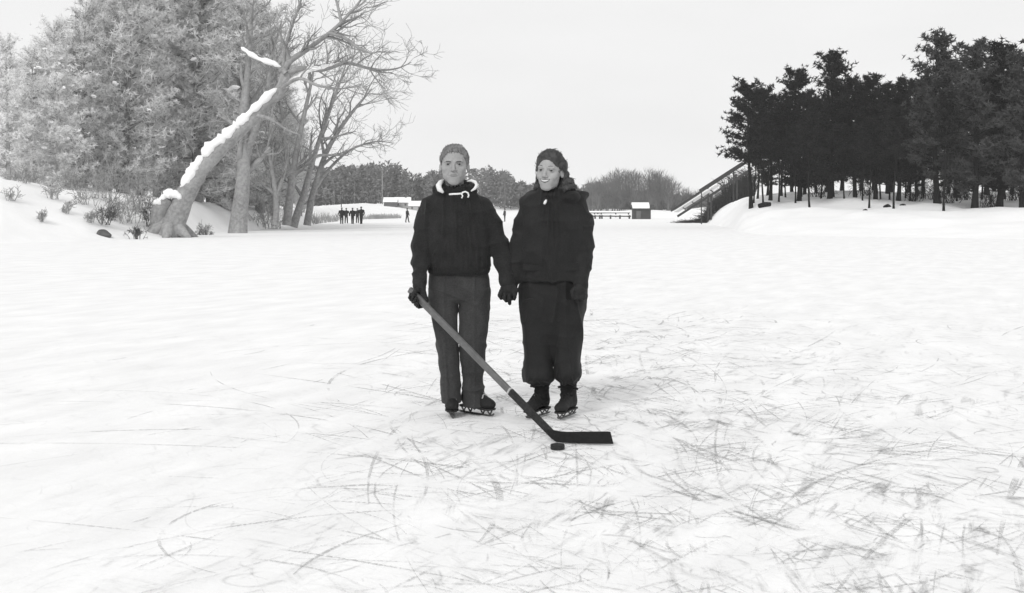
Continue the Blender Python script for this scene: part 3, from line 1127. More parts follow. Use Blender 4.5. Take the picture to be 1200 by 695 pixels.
# her right glove inside his
S = SDF((at(584, 0, 7.6).x, 7.50, at(0, 360, 7.6).z), (at(614, 0, 7.6).x, 7.74, at(0, 320, 7.6).z), .0032)
S.add(cap(P(602.5, 325, 7.622), P(600, 335, 7.615), .036, .034))
S.add(ell(P(598.5, 339, 7.610), (.038, .022, .032)), .015)
for x0, x1, y1, r in ((592.5, 591, 347, .0115), (596, 595.2, 350, .012), (600, 599.8, 350.5, .012), (603.2, 603.8, 348.5, .011)):
    S.add(cap(P(x0, 342, 7.612), P((x0 + x1) / 2, 346, 7.618), r * 1.05, r), .006)
    S.add(cap(P((x0 + x1) / 2, 346, 7.618), P(x1, y1, 7.604), r, r * .85), .004)
S.add(cap(P(594, 333, 7.605), P(588.5, 338, 7.596), .013, .012), .008)
S.add(cap(P(588.5, 338, 7.596), P(587.5, 343, 7.590), .012, .010), .004)
glove('glove', S, woman, M['glove'])
# her left glove hanging
S = SDF((at(660, 0, 7.5).x, 7.38, at(0, 366, 7.5).z), (at(696, 0, 7.6).x, 7.62, at(0, 324, 7.5).z), .0032)
S.add(cap(P(680.8, 331, 7.538), P(680, 339, 7.520), .038, .036))
S.add(ell(P(679, 342, 7.512), (.040, .025, .032)), .015)
for x0, x1, y1, r in ((673.3, 671.8, 350, .0120), (677, 676, 353, .0125), (680.8, 680.3, 352.5, .0125), (684.2, 684.3, 350, .0115)):
    S.add(cap(P(x0, 345, 7.506), P((x0 + x1) / 2, 349, 7.494), r * 1.06, r), .006)
    S.add(cap(P((x0 + x1) / 2, 349, 7.494), P(x1, y1, 7.512), r, r * .85), .004)
S.add(cap(P(673.5, 338, 7.505), P(670.5, 342, 7.492), .014, .013), .008)
S.add(cap(P(670.5, 342, 7.492), P(671.2, 347, 7.484), .013, .0105), .004)
glove('glove', S, woman, M['glove'])

# ------------------------------------------------------------------ ground: banks, far shore, pond
UU = [-900, -300, 0, 100, 200, 300, 370, 430, 500, 600, 700, 790, 815, 842, 872, 900, 1000, 1200, 1600, 2200]
US = [40, 45, 50, 54, 61, 86, 130, 215, 270, 300, 290, 250, 170, 112, 75, 68, 64, 58, 52, 46]
UA = [3.2, 3.0, 2.75, 2.4, 2.0, 1.6, 1.7, 3.2, 3.4, 2.6, 2.0, 1.5, 1.5, 1.9, 2.8, 3.0, 3.0, 2.9, 2.8, 3.0]
UL = [8, 9, 10, 11, 12, 16, 22, 90, 80, 40, 40, 40, 36, 44, 54, 54, 52, 52, 46, 40]


def ground(x, y):
    if y < 8:
        return -.4
    u = 600 + F * x / y
    d = y - interp(u, UU, US)
    if d < 0:
        return -.5 * sstep(0, 6, -d)
    A, L = interp(u, UU, UA), interp(u, UU, UL)
    h = A * sstep(-.15 * L, L, d) - A * sstep(-.15 * L, L, 0) * (1 - sstep(0, L * .4, d)) + max(0, d - L) * .006
    n = mnoise.noise(Vector((x * .22, y * .22, 1.5))) * .35 + mnoise.noise(Vector((x * .6, y * .5, 7.5))) * .13
    return max(h, .0) + n * sstep(0, 8, d) * min(1, A / 2.2) + .02


def gpt(px, Y, dz=0.):
    x = (px - 600) * Y / F
    return Vector((x, Y, ground(x, Y) + dz))


Ys = [30 * (1.022 ** i) for i in range(125)]
Ys += [Ys[-1] * (1.12 ** (i + 1)) for i in range(14)]
us = list(np.arange(-900, -40, 30)) + list(np.arange(-40, 1240, 5)) + list(np.arange(1240, 2230, 30))
verts, faces = [], []
for Y in Ys:
    for u in us:
        x = (u - 600) * Y / F
        verts.append((x, Y, ground(x, Y)))
nu = len(us)
for i in range(len(Ys) - 1):
    for j in range(nu - 1):
        a = i * nu + j
        faces.append((a, a + 1, a + 1 + nu, a + nu))
tag(mesh_obj('snowy_terrain', verts, faces, M['snow'], None, True), 'snow covered banks and far shore round the pond', 'terrain', None, 'structure')
g = MB()
g.quad((-1500, -200, 0), (1500, -200, 0), (1500, 1900, 0), (-1500, 1900, 0))
tag(g.build('pond_ice', M['ice']), 'snow dusted frozen pond scratched by skates', 'ice', None, 'structure')

# blade cuts in the ice
rng = random.Random(5)
mk = MB()
nm = 0
while nm < 1150:
    Y = 3.6 + rng.random() ** 1.35 * 11
    x = rng.gauss(.75, 1.15)
    if rng.random() < .16:
        x = rng.uniform(-.42, .42) * Y
    if rng.random() < .12:
        x = (rng.uniform(500, 1000) - 600) * Y / F
    a = math.radians(rng.choice((60, 72, 80, 95, 110, 118, 130, 45, 150, 20)) + rng.gauss(0, 16))
    L = rng.choice((.15, .3, .4, .6, .8, 1.2, 1.7, 2.4))
    if x < -.9:
        a = math.radians(62 + rng.gauss(0, 16))
        L *= .7
        if rng.random() < .3:
            continue
    kap = rng.gauss(0, .45) / max(L, .4)
    if nm < 90:                                            # long sweeping strokes, low in the middle and to the right
        Y = rng.uniform(4.0, 8.5)
        x = rng.gauss(.9, .9)
        L = rng.uniform(2.0, 4.5)
        a = math.radians(rng.choice((55, 75, 100, 125, 140)) + rng.gauss(0, 12))
        kap = rng.gauss(0, .28)
    if rng.random() < .12:
        kap *= 3
    w = rng.uniform(.0024, .0075) * (1.5 if rng.random() < .15 else 1) * max(1, Y / 7)
    z = .002 + .000002 * nm
    n = 10 if nm >= 90 else 28
    if nm < 90:
        w *= 1.6
    px, py, ang = x, Y, a
    rows = []
    for i in range(n + 1):
        t = i / n
        ww = w * (math.sin(PI * min(max(t, .04), .96)) ** .6)
        rows.append(((px - math.sin(ang) * ww, py + math.cos(ang) * ww, z), (px + math.sin(ang) * ww, py - math.cos(ang) * ww, z)))
        px += math.cos(ang) * L / n
        py += math.sin(ang) * L / n
        ang += kap * L / n
    i0 = len(mk.v)
    for p, q in rows:
        mk.v += [p, q]
    for i in range(n):
        k = i0 + 2 * i
        mk.f.append((k, k + 1, k + 3, k + 2))
    nm += 1
tag(mk.build('skate_marks', M['mark']), 'thin grey skate cuts criss-crossing the ice', 'skate marks', None, 'stuff')


# ------------------------------------------------------------------ trees
def grow(mb, p, d, L, r, lvl, mx, rng, up=.12, bias=Vector((0, 0, 0)), nch=(3, 5), wob=.19, rmin=.008):
    n = 5
    pts, rad, dirs = [Vector(p)], [r], [Vector(d).normalized()]
    d = Vector(d).normalized()
    for i in range(n):
        d = d + Vector((rng.gauss(0, wob), rng.gauss(0, wob), rng.gauss(0, wob) + up * .4)) + bias * .3
        d.normalize()
        pts.append(pts[-1] + d * (L / n))
        rad.append(max(rmin, r * (1 - .75 * (i + 1) / n)))
        dirs.append(d.copy())
    mb.tube(pts, rad, 7 if r > .15 else (5 if r > .05 else 3), False)
    spawn(mb, pts, rad, dirs, L, lvl, mx, rng, up, bias, nch, wob, rmin)


def spawn(mb, pts, rad, dirs, L, lvl, mx, rng, up, bias, nch, wob, rmin, t0=.25):
    if lvl >= mx:
        return
    n = len(pts) - 1
    for c in range(rng.randint(*nch)):
        t = rng.uniform(t0, 1.0) * n
        i = min(int(t), n - 1)
        f = t - i
        q = pts[i].lerp(pts[i + 1], f)
        dd = dirs[i]
        ax = dd.orthogonal().normalized()
        ax.rotate(Matrix.Rotation(rng.uniform(0, 2 * PI), 3, dd))
        nd = dd.copy()
        nd.rotate(Matrix.Rotation(math.radians(rng.uniform(25, 60)), 3, ax))
        rr = (rad[i] * (1 - f) + rad[i + 1] * f) * rng.uniform(.5, .75)
        grow(mb, q, nd, L * rng.uniform(.38, .75), max(rmin, rr), lvl + 1, mx, rng, up, bias, (3, 5), wob * 1.1, rmin)


def path_limb(mb, path, rads, mx, rng, Yv, sides=9, nch=(6, 9), bias=Vector((.1, 0, .05)), t0=.2, Lk=.4, rmin=.012):
    pts = [at(p[0], p[1], Yv if len(p) < 3 else p[2]) for p in path]
    # refine by Catmull-Rom
    P2, R2 = [], []
    for i in range(len(pts) - 1):
        a, b_, c, d_ = pts[max(i - 1, 0)], pts[i], pts[i + 1], pts[min(i + 2, len(pts) - 1)]
        for k in range(4):
            t = k / 4
            P2.append(.5 * ((2 * b_) + (c - a) * t + (2 * a - 5 * b_ + 4 * c - d_) * t * t + (3 * b_ - a - 3 * c + d_) * t ** 3))
            R2.append(rads[i] * (1 - t) + rads[i + 1] * t)
    P2.append(pts[-1])
    R2.append(rads[-1])
    mb.tube(P2, R2, sides, False)
    dirs = [(P2[min(i + 1, len(P2) - 1)] - P2[max(i - 1, 0)]).normalized() for i in range(len(P2))]
    L = sum((P2[i + 1] - P2[i]).length for i in range(len(P2) - 1))
    if mx > 0:
        spawn(mb, P2, R2, dirs, L * Lk, 0, mx, rng, .10, bias, nch, .15, rmin, t0)
    return P2, R2


# the big leaning tree on the left bank
rng = random.Random(11)
YL = 61.5
lean = empty('leaning_tree', gpt(200, YL), 'big bare tree leaning right over the pond with snow along its trunk', 'tree')
tr = MB()
P2, R2 = path_limb(tr, [(196, 284), (203, 262), (214, 234), (228, 212), (240, 195), (262, 172), (282, 152), (300, 135), (316, 119), (329, 104), (335, 86)],
                   [.74, .62, .50, .42, .38, .35, .32, .30, .27, .25, .21], 0, rng, YL, 14)
tr.tube([at(192, 282, YL + .1), at(187, 260, YL), at(188, 244, YL - .2), at(196, 233, YL - .3)], [.50, .48, .42, .32], 10)
for a_, e_ in ((-2.6, .9), (-.5, 1.0), (-1.5, .8), (2.4, .8), (.6, .9)):
    c_ = at(199, 277, YL)
    c_.z = 0
    tr.tube([c_ + Vector((0, 0, .75)), c_ + Vector((math.cos(a_) * .75, math.sin(a_) * .75, .35)), c_ + Vector((math.cos(a_) * (.75 + e_ * .7), math.sin(a_) * (.75 + e_ * .7), -.1))], [.5, .30, .12], 8, False)
tr.v = [tuple(Vector(v) + Vector((nz(v, 2.2), nz(v, 2.2, 5), nz(v, 2.2, 9))) * .10 + Vector((nz(v, 7, 2), nz(v, 7, 4), 0)) * .04) for v in tr.v]
tr.build('trunk', M['bark_grey'], lean, True)
lb = MB()
YB = YL
path_limb(lb, [(335, 87), (352, 80), (377, 82, 62.5), (405, 74, 63), (428, 79, 63.5), (448, 82, 63.5), (466, 80, 63.5), (482, 73, 63.5)], [.17, .14, .11, .09, .075, .06, .04, .02], 3, rng, YB, 7, (15, 19), Vector((.10, 0, .02)), .15, .34, .009)
path_limb(lb, [(333, 92), (338, 74), (360, 58, 61), (386, 39, 60), (402, 24, 60), (420, 4, 60), (432, -16, 60)], [.18, .16, .13, .10, .08, .06, .04], 3, rng, YB, 7, (15, 19), Vector((.06, 0, .08)), .15, .45, .009)
path_limb(lb, [(386, 39, 60), (403, 44, 59), (420, 56, 58.5), (434, 62, 58), (446, 60, 58)], [.11, .09, .07, .05, .02], 2, rng, YB, 6, (8, 10), Vector((.12, 0, .0)), .1, .5, .009)
path_limb(lb, [(332, 95), (334, 60, 62), (342, 30, 62), (352, 2, 62), (358, -20, 62)], [.12, .10, .08, .06, .04], 3, rng, YB, 6, (8, 10), Vector((.03, 0, .08)), .2, .42, .009)
path_limb(lb, [(400, 26, 60), (396, 8, 60.5), (390, -14, 61)], [.09, .07, .05], 2, rng, YB, 6, (7, 9), Vector((0, 0, .1)), .1, .4)
path_limb(lb, [(329, 104), (350, 92, 60), (372, 100, 59), (400, 104, 58.5), (424, 98, 58)], [.11, .09, .07, .045, .02], 3, rng, YB, 6, (8, 10), Vector((.1, 0, .04)), .2, .5, .009)
path_limb(lb, [(300, 135), (318, 140, 60), (336, 152, 59.5), (352, 158, 59)], [.12, .09, .06, .02], 2, rng, YB, 6, (6, 8), Vector((.1, 0, 0)), .2, .3)
lb.build('limbs', M['bark_twig'], lean, True)
sn = MB()
path_limb(lb2 := MB(), [(335, 86), (328, 79), (315, 74), (300, 70), (290, 63), (283, 56)], [.16, .14, .11, .09, .07, .04], 0, rng, YL - .2, 6)
lb2.build('dead_branch', M['bark_grey'], lean, True)


def snow_on(mb, path, rads, Yv, dx, dz, rs=random.Random(3)):
    pts = []
    rr = []
    for i in range(len(path) - 1):
        for k in range(4):
            t = k / 4
            px = path[i][0] * (1 - t) + path[i + 1][0] * t
            py = path[i][1] * (1 - t) + path[i + 1][1] * t
            pts.append(at(px + rs.gauss(0, .25), py + rs.gauss(0, .25), Yv) + Vector((dx, 0, dz)))
            rr.append((rads[i] * (1 - t) + rads[i + 1] * t) * rs.uniform(.65, 1.25))
    pts.append(at(path[-1][0], path[-1][1], Yv) + Vector((dx, 0, dz)))
    rr.append(.03)
    rr[0] *= .4
    mb.tube(pts, rr, 8)


snow_on(sn, [(214, 223), (219, 215), (226, 204), (233, 193), (240, 183)], [.12, .24, .27, .25, .20], YL - .22, -.10, .02)
snow_on(sn, [(240, 184), (248, 173), (262, 163), (272, 154), (282, 145)], [.2, .33, .30, .25, .24], YL - .2, -.08, .02)
snow_on(sn, [(280, 147), (290, 138), (300, 128), (308, 121), (316, 112), (327, 104)], [.22, .24, .23, .21, .22, .12], YL - .2, -.08, .02)
snow_on(sn, [(333, 99), (341, 95), (352, 88), (362, 82), (378, 79), (392, 75)], [.14, .20, .17, .15, .10, .05], YL + .2, 0, .02)
snow_on(sn, [(180, 238), (187, 236), (192, 231), (198, 226), (206, 228), (213, 233)], [.10, .20, .16, .27, .24, .10], YL - .42, 0, 0)
snow_on(sn, [(283, 56), (290, 62), (302, 69), (318, 74), (329, 79)], [.09, .11, .13, .13, .10], YL - .35, 0, .03)
sn.build('snow_cover', M['snow_cap'], lean, True)


# bare trees with several slim stems at the pond edge
def slim_tree(name, label, Yv, paths, seed, nch=(13, 17), mx=3, cat='tree', group=None, mat='bark_twig', Lk=.36, rmin=.011, bias=Vector((.10, 0, .05))):
    rng = random.Random(seed)
    b0 = paths[0][0][0]
    base = at(b0[0], b0[1], Yv)
    root = empty(name, base, label, cat, group)
    t = MB()
    tw = MB()
    for path, rads in paths:
        P2, R2 = path_limb(t, path, rads, 0, rng, Yv, 7)
        dirs = [(P2[min(i + 1, len(P2) - 1)] - P2[max(i - 1, 0)]).normalized() for i in range(len(P2))]
        L = sum((P2[i + 1] - P2[i]).length for i in range(len(P2) - 1))
        spawn(tw, P2, R2, dirs, L * Lk, 0, mx, rng, .10, bias, nch, .15, rmin, .3)
    t.build('trunk', M['bark_grey'] if mat == 'bark_twig' else M[mat], root, True)
    tw.build('twigs', M[mat], root, True)
    return root


slim_tree('bare_tree', 'slim bare tree with a bent stem, rightmost of the trees along the left bank', 92,
          [([(360, 264), (363, 246), (367, 226), (382, 180), (402, 146), (424, 118), (436, 104)], [.30, .27, .24, .19, .15, .09, .03]),
           ([(367, 226), (384, 200), (410, 176), (440, 166), (462, 168)], [.15, .12, .09, .06, .02])], 21)
slim_tree('bare_tree', 'slim bare tree leaning right, just left of the rightmost bare tree', 90,
          [([(344, 266), (350, 246), (356, 228), (368, 184), (384, 136), (400, 92), (408, 66)], [.32, .28, .24, .19, .14, .08, .03])], 22)
slim_tree('bare_tree', 'upright bare tree with dense fine twigs beside the slim leaning ones', 88,
          [([(336, 264), (339, 240), (342, 215), (350, 165), (362, 110), (370, 70)], [.34, .30, .26, .2, .13, .04]),
           ([(342, 215), (334, 170), (330, 130), (326, 95)], [.2, .15, .1, .03])], 23)
slim_tree('bare_tree', 'bare tree with a thick dark trunk behind the leaning snowy tree', 74,
          [([(279, 274), (281, 250), (284, 225), (286, 190), (284, 150), (288, 110), (292, 60), (296, 10)], [.62, .52, .46, .40, .34, .26, .18, .08]),
           ([(285, 190), (300, 150), (312, 110), (318, 70), (330, 25)], [.26, .2, .15, .1, .04])], 24, (10, 14), 3, Lk=.28)
slim_tree('bare_tree', 'forked bare sapling on the snow between the thick trunk and the bent stems', 82,
          [([(322, 264), (324, 245), (322, 220), (316, 180), (318, 140), (322, 100)], [.22, .2, .18, .14, .1, .04]),
           ([(323, 232), (334, 200), (340, 160)], [.13, .1, .04])], 25)


def pine(seed, H, cb, R, trunk_r, dens=1.0, tuft=.42, tw=.13, droop=.0, lean=.0, topr=.40, nb=9):
    """tapered trunk with whorled limbs, and a crown of many needle tufts"""
    rng = random.Random(seed)
    t, c = MB(), MB()
    n = 10
    tp = []
    ph = rng.uniform(0, 6)
    for i in range(n + 1):
        f = i / n
        tp.append(Vector((lean * f * H + .15 * math.sin(f * 5 + ph), .15 * math.cos(f * 4 + ph), f * H)))
    t.tube(tp, [trunk_r * (1.25 if i == 0 else 1) * (1 - .88 * i / n) for i in range(n + 1)], 8, False)
    z = cb * H
    while z < H * .985:
        f = z / H
        g = (f - cb) / (1 - cb)
        prof = (topr + (1 - topr) * (1 - g) ** .75) * min(1, .62 + 1.9 * g)
        base = tp[int(f * n)].lerp(tp[min(int(f * n) + 1, n)], f * n - int(f * n))
        for k in range(rng.randint(3, 5)):
            a = rng.uniform(0, 2 * PI)
            L = R * prof * rng.uniform(.55, 1.15)
            if rng.random() < .12:
                L *= 1.3
            el = math.radians(rng.uniform(-8, 22) + 28 * g) - droop * (1 - g)
            d = Vector((math.cos(a) * math.cos(el), math.sin(a) * math.cos(el), math.sin(el)))
            q1 = base + d * L * .55
            q2 = base + d * L + Vector((0, 0, .10 * L))
            t.tube([base, q1, q2], [max(.02, trunk_r * .26 * (1 - .6 * g)), .03, .012], 4, False)
            m = max(3, int((4 + 5.0 * L) * dens))
            for j in range(m):
                s = rng.uniform(.28, 1.05)
                p = base.lerp(q1, s / .55) if s < .55 else q1.lerp(q2, (s - .55) / .45)
                p = p + Vector((rng.gauss(0, .16 * L * s), rng.gauss(0, .16 * L * s), rng.gauss(0, .12) + .05))
                for w in range(nb):
                    dd = Vector((rng.gauss(0, 1), rng.gauss(0, 1), rng.gauss(.35, .8)))
                    if dd.length < .1:
                        continue
                    dd.normalize()
                    sdv = dd.orthogonal().normalized()
                    sdv.rotate(Matrix.Rotation(rng.uniform(0, PI), 3, dd))
                    ln = tuft * rng.uniform(.6, 1.15)
                    o = p + dd * (.05 * ln)
                    c.tri(o - sdv * tw * .5, o + sdv * tw * .5, o + dd * ln)
        z += rng.uniform(.26, .5) * (H / 12)
    return t, c


def pine_proto(name, seed, H, cb, R, tr_, tmat, cmat, snow=0, **kw):
    root = empty(name, (0, 0, 0), 'x', 'tree')
    t, c = pine(seed, H, cb, R, tr_, **kw)
    t.build('trunk', tmat, root, True)
    nf = len(c.f)
    rg = random.Random(seed)
    for i in range(snow):
        z = H * rg.uniform(.2, .95)
        a = rg.uniform(0, 2 * PI)
        r = R * (1.05 - z / H * .7) * rg.uniform(.6, 1.0)
        p = Vector((r * math.cos(a), r * math.sin(a), z))
        d = Vector((math.cos(a), math.sin(a), rg.uniform(-.2, .1)))
        L, t = rg.uniform(.25, .8), rg.uniform(.07, .17)
        pts = [p + d * (L * (j / 4 - .5)) + Vector((rg.gauss(0, .05), rg.gauss(0, .05), rg.gauss(0, .04))) for j in range(5)]
        c.tube(pts, [t * .3, t * rg.uniform(.7, 1.1), t * rg.uniform(.8, 1.3), t * rg.uniform(.6, 1.), t * .2], 6, True, .7)
    mesh_obj('crown', c.v, c.f, [cmat, M['snow_cap']], root, False, [0] * nf + [1] * (len(c.f) - nf))
    return root


used = set()


def put(proto, px, Y, rz, sc, label, group=None, base_row=None):
    loc = gpt(px, Y, -.08)
    if proto.name not in used:
        used.add(proto.name)
        proto.location = loc
        proto.rotation_euler = (0, 0, rz)
        proto.scale = (sc, sc, sc) if not isinstance(sc, tuple) else sc
        proto['label'] = label
        if group:
            proto['group'] = group
        return proto
    return dup(proto, loc, rz, sc, label, group)


# dark pines on the right bank
DK = dict(dens=1.5, tuft=.36, tw=.10)
pr_ = [pine_proto('pine_tree', 31, 11.0, .10, 2.6, .20, M['bark_dark'], M['pine_dark'], **DK),
       pine_proto('pine_tree', 32, 11.6, .14, 2.3, .18, M['bark_dark'], M['pine_dark'], **DK),
       pine_proto('pine_tree', 33, 12.0, .12, 2.7, .22, M['bark_dark'], M['pine_dark'], **DK),
       pine_proto('pine_tree', 34, 10.4, .18, 2.2, .17, M['bark_dark'], M['pine_dark'], **DK),
       pine_proto('pine_tree', 35, 13.2, .11, 3.1, .26, M['bark_dark'], M['pine_mid'], **DK),
       pine_proto('pine_tree', 36, 11.2, .38, 2.7, .18, M['bark_dark'], M['pine_dark'], **DK),
       pine_proto('pine_tree', 37, 10.0, .55, 1.5, .11, M['bark_dark'], M['pine_dark'], **DK)]
GP = 'pines of the dark grove on the right bank'


def H_for(px, Y, top):
    x = (px - 600) * Y / F
    return (CH - (top - HOR) * Y / F) - ground(x, Y)


hs = [11.0, 11.6, 12.0, 10.4, 13.2, 11.2, 10.0]


def pput(k, px, Y, top, rz, label, wid=1.0):
    s = H_for(px, Y, top) / hs[k]
    return put(pr_[k], px, Y, rz, (s * wid, s * wid, s), label, GP)


pput(5, 878, 98, 98, .3, 'dark pine at the left end of the grove, boughs reaching over the wooden slide', 1.05)
pput(5, 902, 100, 104, 1.3, 'dark pine second from the left end of the grove, with a narrow pointed top')
pput(2, 935, 99, 86, 2.2, 'dark pine third from the left of the grove, with one high side tuft', .95)
pput(2, 974, 96, 68, 4.0, 'tallest pine in the left half of the grove, with a broad ragged top')
pput(3, 1000, 97, 92, .9, 'dark pine just right of the tallest one in the left half of the grove')
pput(1, 1024, 94, 90, 5.1, 'dark pine left of the bright gap in the skyline of the grove', 1.1)
pput(3, 1052, 91, 100, 2.6, 'lower dark pine under the bright gap in the skyline of the grove', 1.2)
pput(4, 1097, 88, 45, .4, 'tallest pine of the grove, its ragged top highest on the skyline')
pput(4, 1142, 84, 53, 2.9, 'tall spreading pine right of the tallest one, with a thick trunk')
pput(2, 1172, 86, 58, 3.3, 'tall pine second from the right edge of the grove', 1.1)
pput(4, 1200, 82, 66, 5.2, 'pine at the right edge of the picture, partly cut off', 1.0)
# the crowded ones behind them
rng = random.Random(77)
back = [(888, 112, 140), (900, 114, 132), (917, 108, 122), (928, 116, 130), (944, 110, 115), (957, 108, 112), (968, 116, 118), (986, 110, 108), (1010, 108, 112), (1022, 118, 125),
        (1038, 106, 112), (1046, 116, 120), (1064, 108, 100), (1074, 100, 96), (1084, 112, 92), (1110, 104, 78), (1122, 98, 70), (1132, 110, 84), (1154, 104, 76), (1166, 112, 88), (1186, 100, 78), (1196, 110, 90), (1215, 96, 60), (1232, 88, 50)]
for i, (px, Y, top) in enumerate(back):
    k = (i * 3 + 1) % 5 if i > 4 else (5, 1, 5, 0, 2)[i]
    pput(k, px, Y, top + rng.uniform(-5, 8), rng.uniform(0, 6), 'dark pine crowded among others in the inner rows of the grove', rng.uniform(.9, 1.15))
# thin trunks in front
for px, Y, top, lab in ((893, 93, 128, 'slim thin-trunked pine at the front of the grove near its left end'), (949, 90, 132, 'slim pine standing alone at the front foot of the grove, left of its middle'),
                        (1020, 87, 140, 'slim pine at the front foot of the grove, right of its middle'), (1049, 84, 128, 'slim pine whose trunk stands lowest on the snow before the grove'),
                        (1108, 82, 110, 'slim pine before the two tall pines of the grove')):
    pput(6, px, Y, top, rng.uniform(0, 6), lab, 1.)
for px, Y, top in ((884, 101, 150), (912, 99, 140), (921, 103, 146), (931, 96, 150), (940, 104, 140), (963, 98, 140), (978, 102, 136), (990, 95, 150), (1004, 99, 140), (1012, 92, 150), (1032, 97, 140), (1041, 95, 136), (1060, 97, 140), (1068, 92, 144), (1082, 96, 130), (1120, 92, 130), (1152, 94, 120), (1178, 92, 120)):
    pput(6, px, Y, top, rng.uniform(0, 6), 'slim dark pine pole crowded among the thicker trunks of the grove')

# pines with a pale light leak painted into their colour, behind the left bank
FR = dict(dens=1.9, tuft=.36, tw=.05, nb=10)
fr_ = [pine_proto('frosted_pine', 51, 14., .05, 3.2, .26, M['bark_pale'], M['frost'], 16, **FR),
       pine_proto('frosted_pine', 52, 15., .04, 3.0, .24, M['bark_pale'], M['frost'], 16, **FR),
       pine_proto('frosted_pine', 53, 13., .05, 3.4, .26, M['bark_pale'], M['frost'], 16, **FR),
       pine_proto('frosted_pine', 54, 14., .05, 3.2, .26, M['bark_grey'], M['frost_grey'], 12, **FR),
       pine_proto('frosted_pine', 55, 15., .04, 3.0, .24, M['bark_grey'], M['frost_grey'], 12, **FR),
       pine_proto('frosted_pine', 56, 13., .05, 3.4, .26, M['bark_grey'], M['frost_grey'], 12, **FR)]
fh = [14., 15., 13., 14., 15., 13.]
GL = 'frosted pines on the left bank'
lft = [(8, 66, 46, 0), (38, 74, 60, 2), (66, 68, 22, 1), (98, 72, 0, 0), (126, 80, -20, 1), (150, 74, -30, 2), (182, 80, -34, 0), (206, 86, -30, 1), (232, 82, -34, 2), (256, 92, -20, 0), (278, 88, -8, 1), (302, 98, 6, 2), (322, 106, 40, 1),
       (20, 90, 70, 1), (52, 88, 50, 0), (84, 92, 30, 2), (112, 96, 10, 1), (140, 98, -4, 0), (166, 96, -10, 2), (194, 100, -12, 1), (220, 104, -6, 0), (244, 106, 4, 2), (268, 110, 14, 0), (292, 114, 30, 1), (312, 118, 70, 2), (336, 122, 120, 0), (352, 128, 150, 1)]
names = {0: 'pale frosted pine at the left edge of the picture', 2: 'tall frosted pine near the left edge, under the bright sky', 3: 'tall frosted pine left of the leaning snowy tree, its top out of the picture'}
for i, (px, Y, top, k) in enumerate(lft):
    k += 3 if px > 90 else 0  # leftmost pines take the brighter painted light leak
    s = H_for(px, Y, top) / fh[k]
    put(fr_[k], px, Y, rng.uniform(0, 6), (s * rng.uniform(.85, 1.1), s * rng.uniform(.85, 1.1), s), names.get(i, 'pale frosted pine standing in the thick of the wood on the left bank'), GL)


# ------------------------------------------------------------------ shrubs and reeds
def shrub(mb, p, h, n, rng, spread=.5, r=.02):
    for i in range(n):
        a = rng.uniform(0, 2 * PI)
        s = rng.uniform(.1, spread)
        d = Vector((math.cos(a) * s, math.sin(a) * s, 1)).normalized()
        q = Vector(p) + Vector((rng.gauss(0, .25 * h), rng.gauss(0, .25 * h), 0))
        grow(mb, q, d, h * rng.uniform(.5, 1.05), r, 0, 2, rng, .05, Vector((0, 0, 0)), (3, 4), .14, .008)


rng = random.Random(91)
for i, (px, Y, h, mat, lab) in enumerate(((122, 58.5, .9, 'brush', 'low dark shrub at the foot of the left bank, left of the leaning tree'), (146, 60.5, 1.5, 'brush_pale', 'pale twiggy shrub on the snowy bank left of the leaning tree'),
                                          (160, 63.5, 2.0, 'brush_pale', 'taller pale shrub up the bank just left of the leaning tree'), (128, 63, 1.6, 'brush_pale', 'pale shrub halfway up the left bank'),
                                          (174, 62, 1.3, 'brush', 'dark shrub against the foot of the leaning tree'), (84, 64, 1.1, 'brush_pale', 'thin pale shrub high on the bank near the left edge'),
                                          (238, 68, .6, 'brush', 'small dark shrub in the snow between the leaning tree and the thick trunk'), (318, 93, 1.8, 'brush', 'twiggy shrub at the foot of the bent bare stems'),
                                          (304, 90, 1.6, 'brush_pale', 'pale shrub in the snow right of the thick trunk'), (160, 57.5, .5, 'brush', 'lowest dark tuft at the pond edge below the bank'))):
    m = MB()
    shrub(m, gpt(px, Y), h, 16, rng)
    root = empty('shrub', gpt(px, Y), lab, 'shrub', 'shrubs on the left bank')
    m.build('twigs', M[mat], root)


for px, Y, h in ((12, 56, .5), (30, 60, .7), (48, 55, .4), (62, 59, .7), (20, 63, .6), (78, 57.5, .5), (96, 60, .8), (104, 57.5, .45), (112, 62, 1.0), (134, 60, .9), (40, 64, .6), (90, 64.5, .7)):
    m = MB()
    shrub(m, gpt(px, Y), h, 12, rng, .7)
    root = empty('twig_tuft', gpt(px, Y), 'thin pale twigs poking through the snow of the left bank near the picture edge', 'twigs', 'twigs poking through the left bank')
    m.build('twigs', M['brush_pale'], root)


def rock(p, r, seed, label, mat='rock', sz=.6):
    S_ = SDF((-1.5, -1.5, -1.2), (1.5, 1.5, 1.2), .12)
    S_.add(ell((0, 0, 0), (1, .8, sz)))
    V, Q = S_.mesh(1)
    V = displace(V, Q, lambda q: .3 * nz(q, 1.1, seed)) * r
    o = mesh_obj('rock', V, Q, M[mat], None, True)
    o.location = p
    return tag(o, label, 'rock')


rock(gpt(240, 66.5, .05), .45, 3, 'dark rock in the snow right of the leaning tree')
rock(gpt(122, 56.5, .05), .35, 5, 'dark rock at the pond edge left of the leaning tree')
rock(gpt(1040, 86, .0), .3, 7, 'dark rock on the snow before the middle of the grove', 'bark_dark')
rock(gpt(1058, 87, .0), .22, 9, 'smaller dark rock right of another before the grove', 'bark_dark')
rock(gpt(1014, 84, .0), .17, 11, 'smallest dark stone lowest on the snow before the grove', 'bark_dark')

lg = MB()
a, c = gpt(889, 92, .15), gpt(903, 91.5, .18)
lg.tube([a, a.lerp(c, .5) + Vector((0, 0, .05)), c], [.16, .19, .15], 8)
tag(lg.build('fallen_log', M['bark_dark'], None, True), 'short dark log lying on the snow below the left end of the grove', 'log')

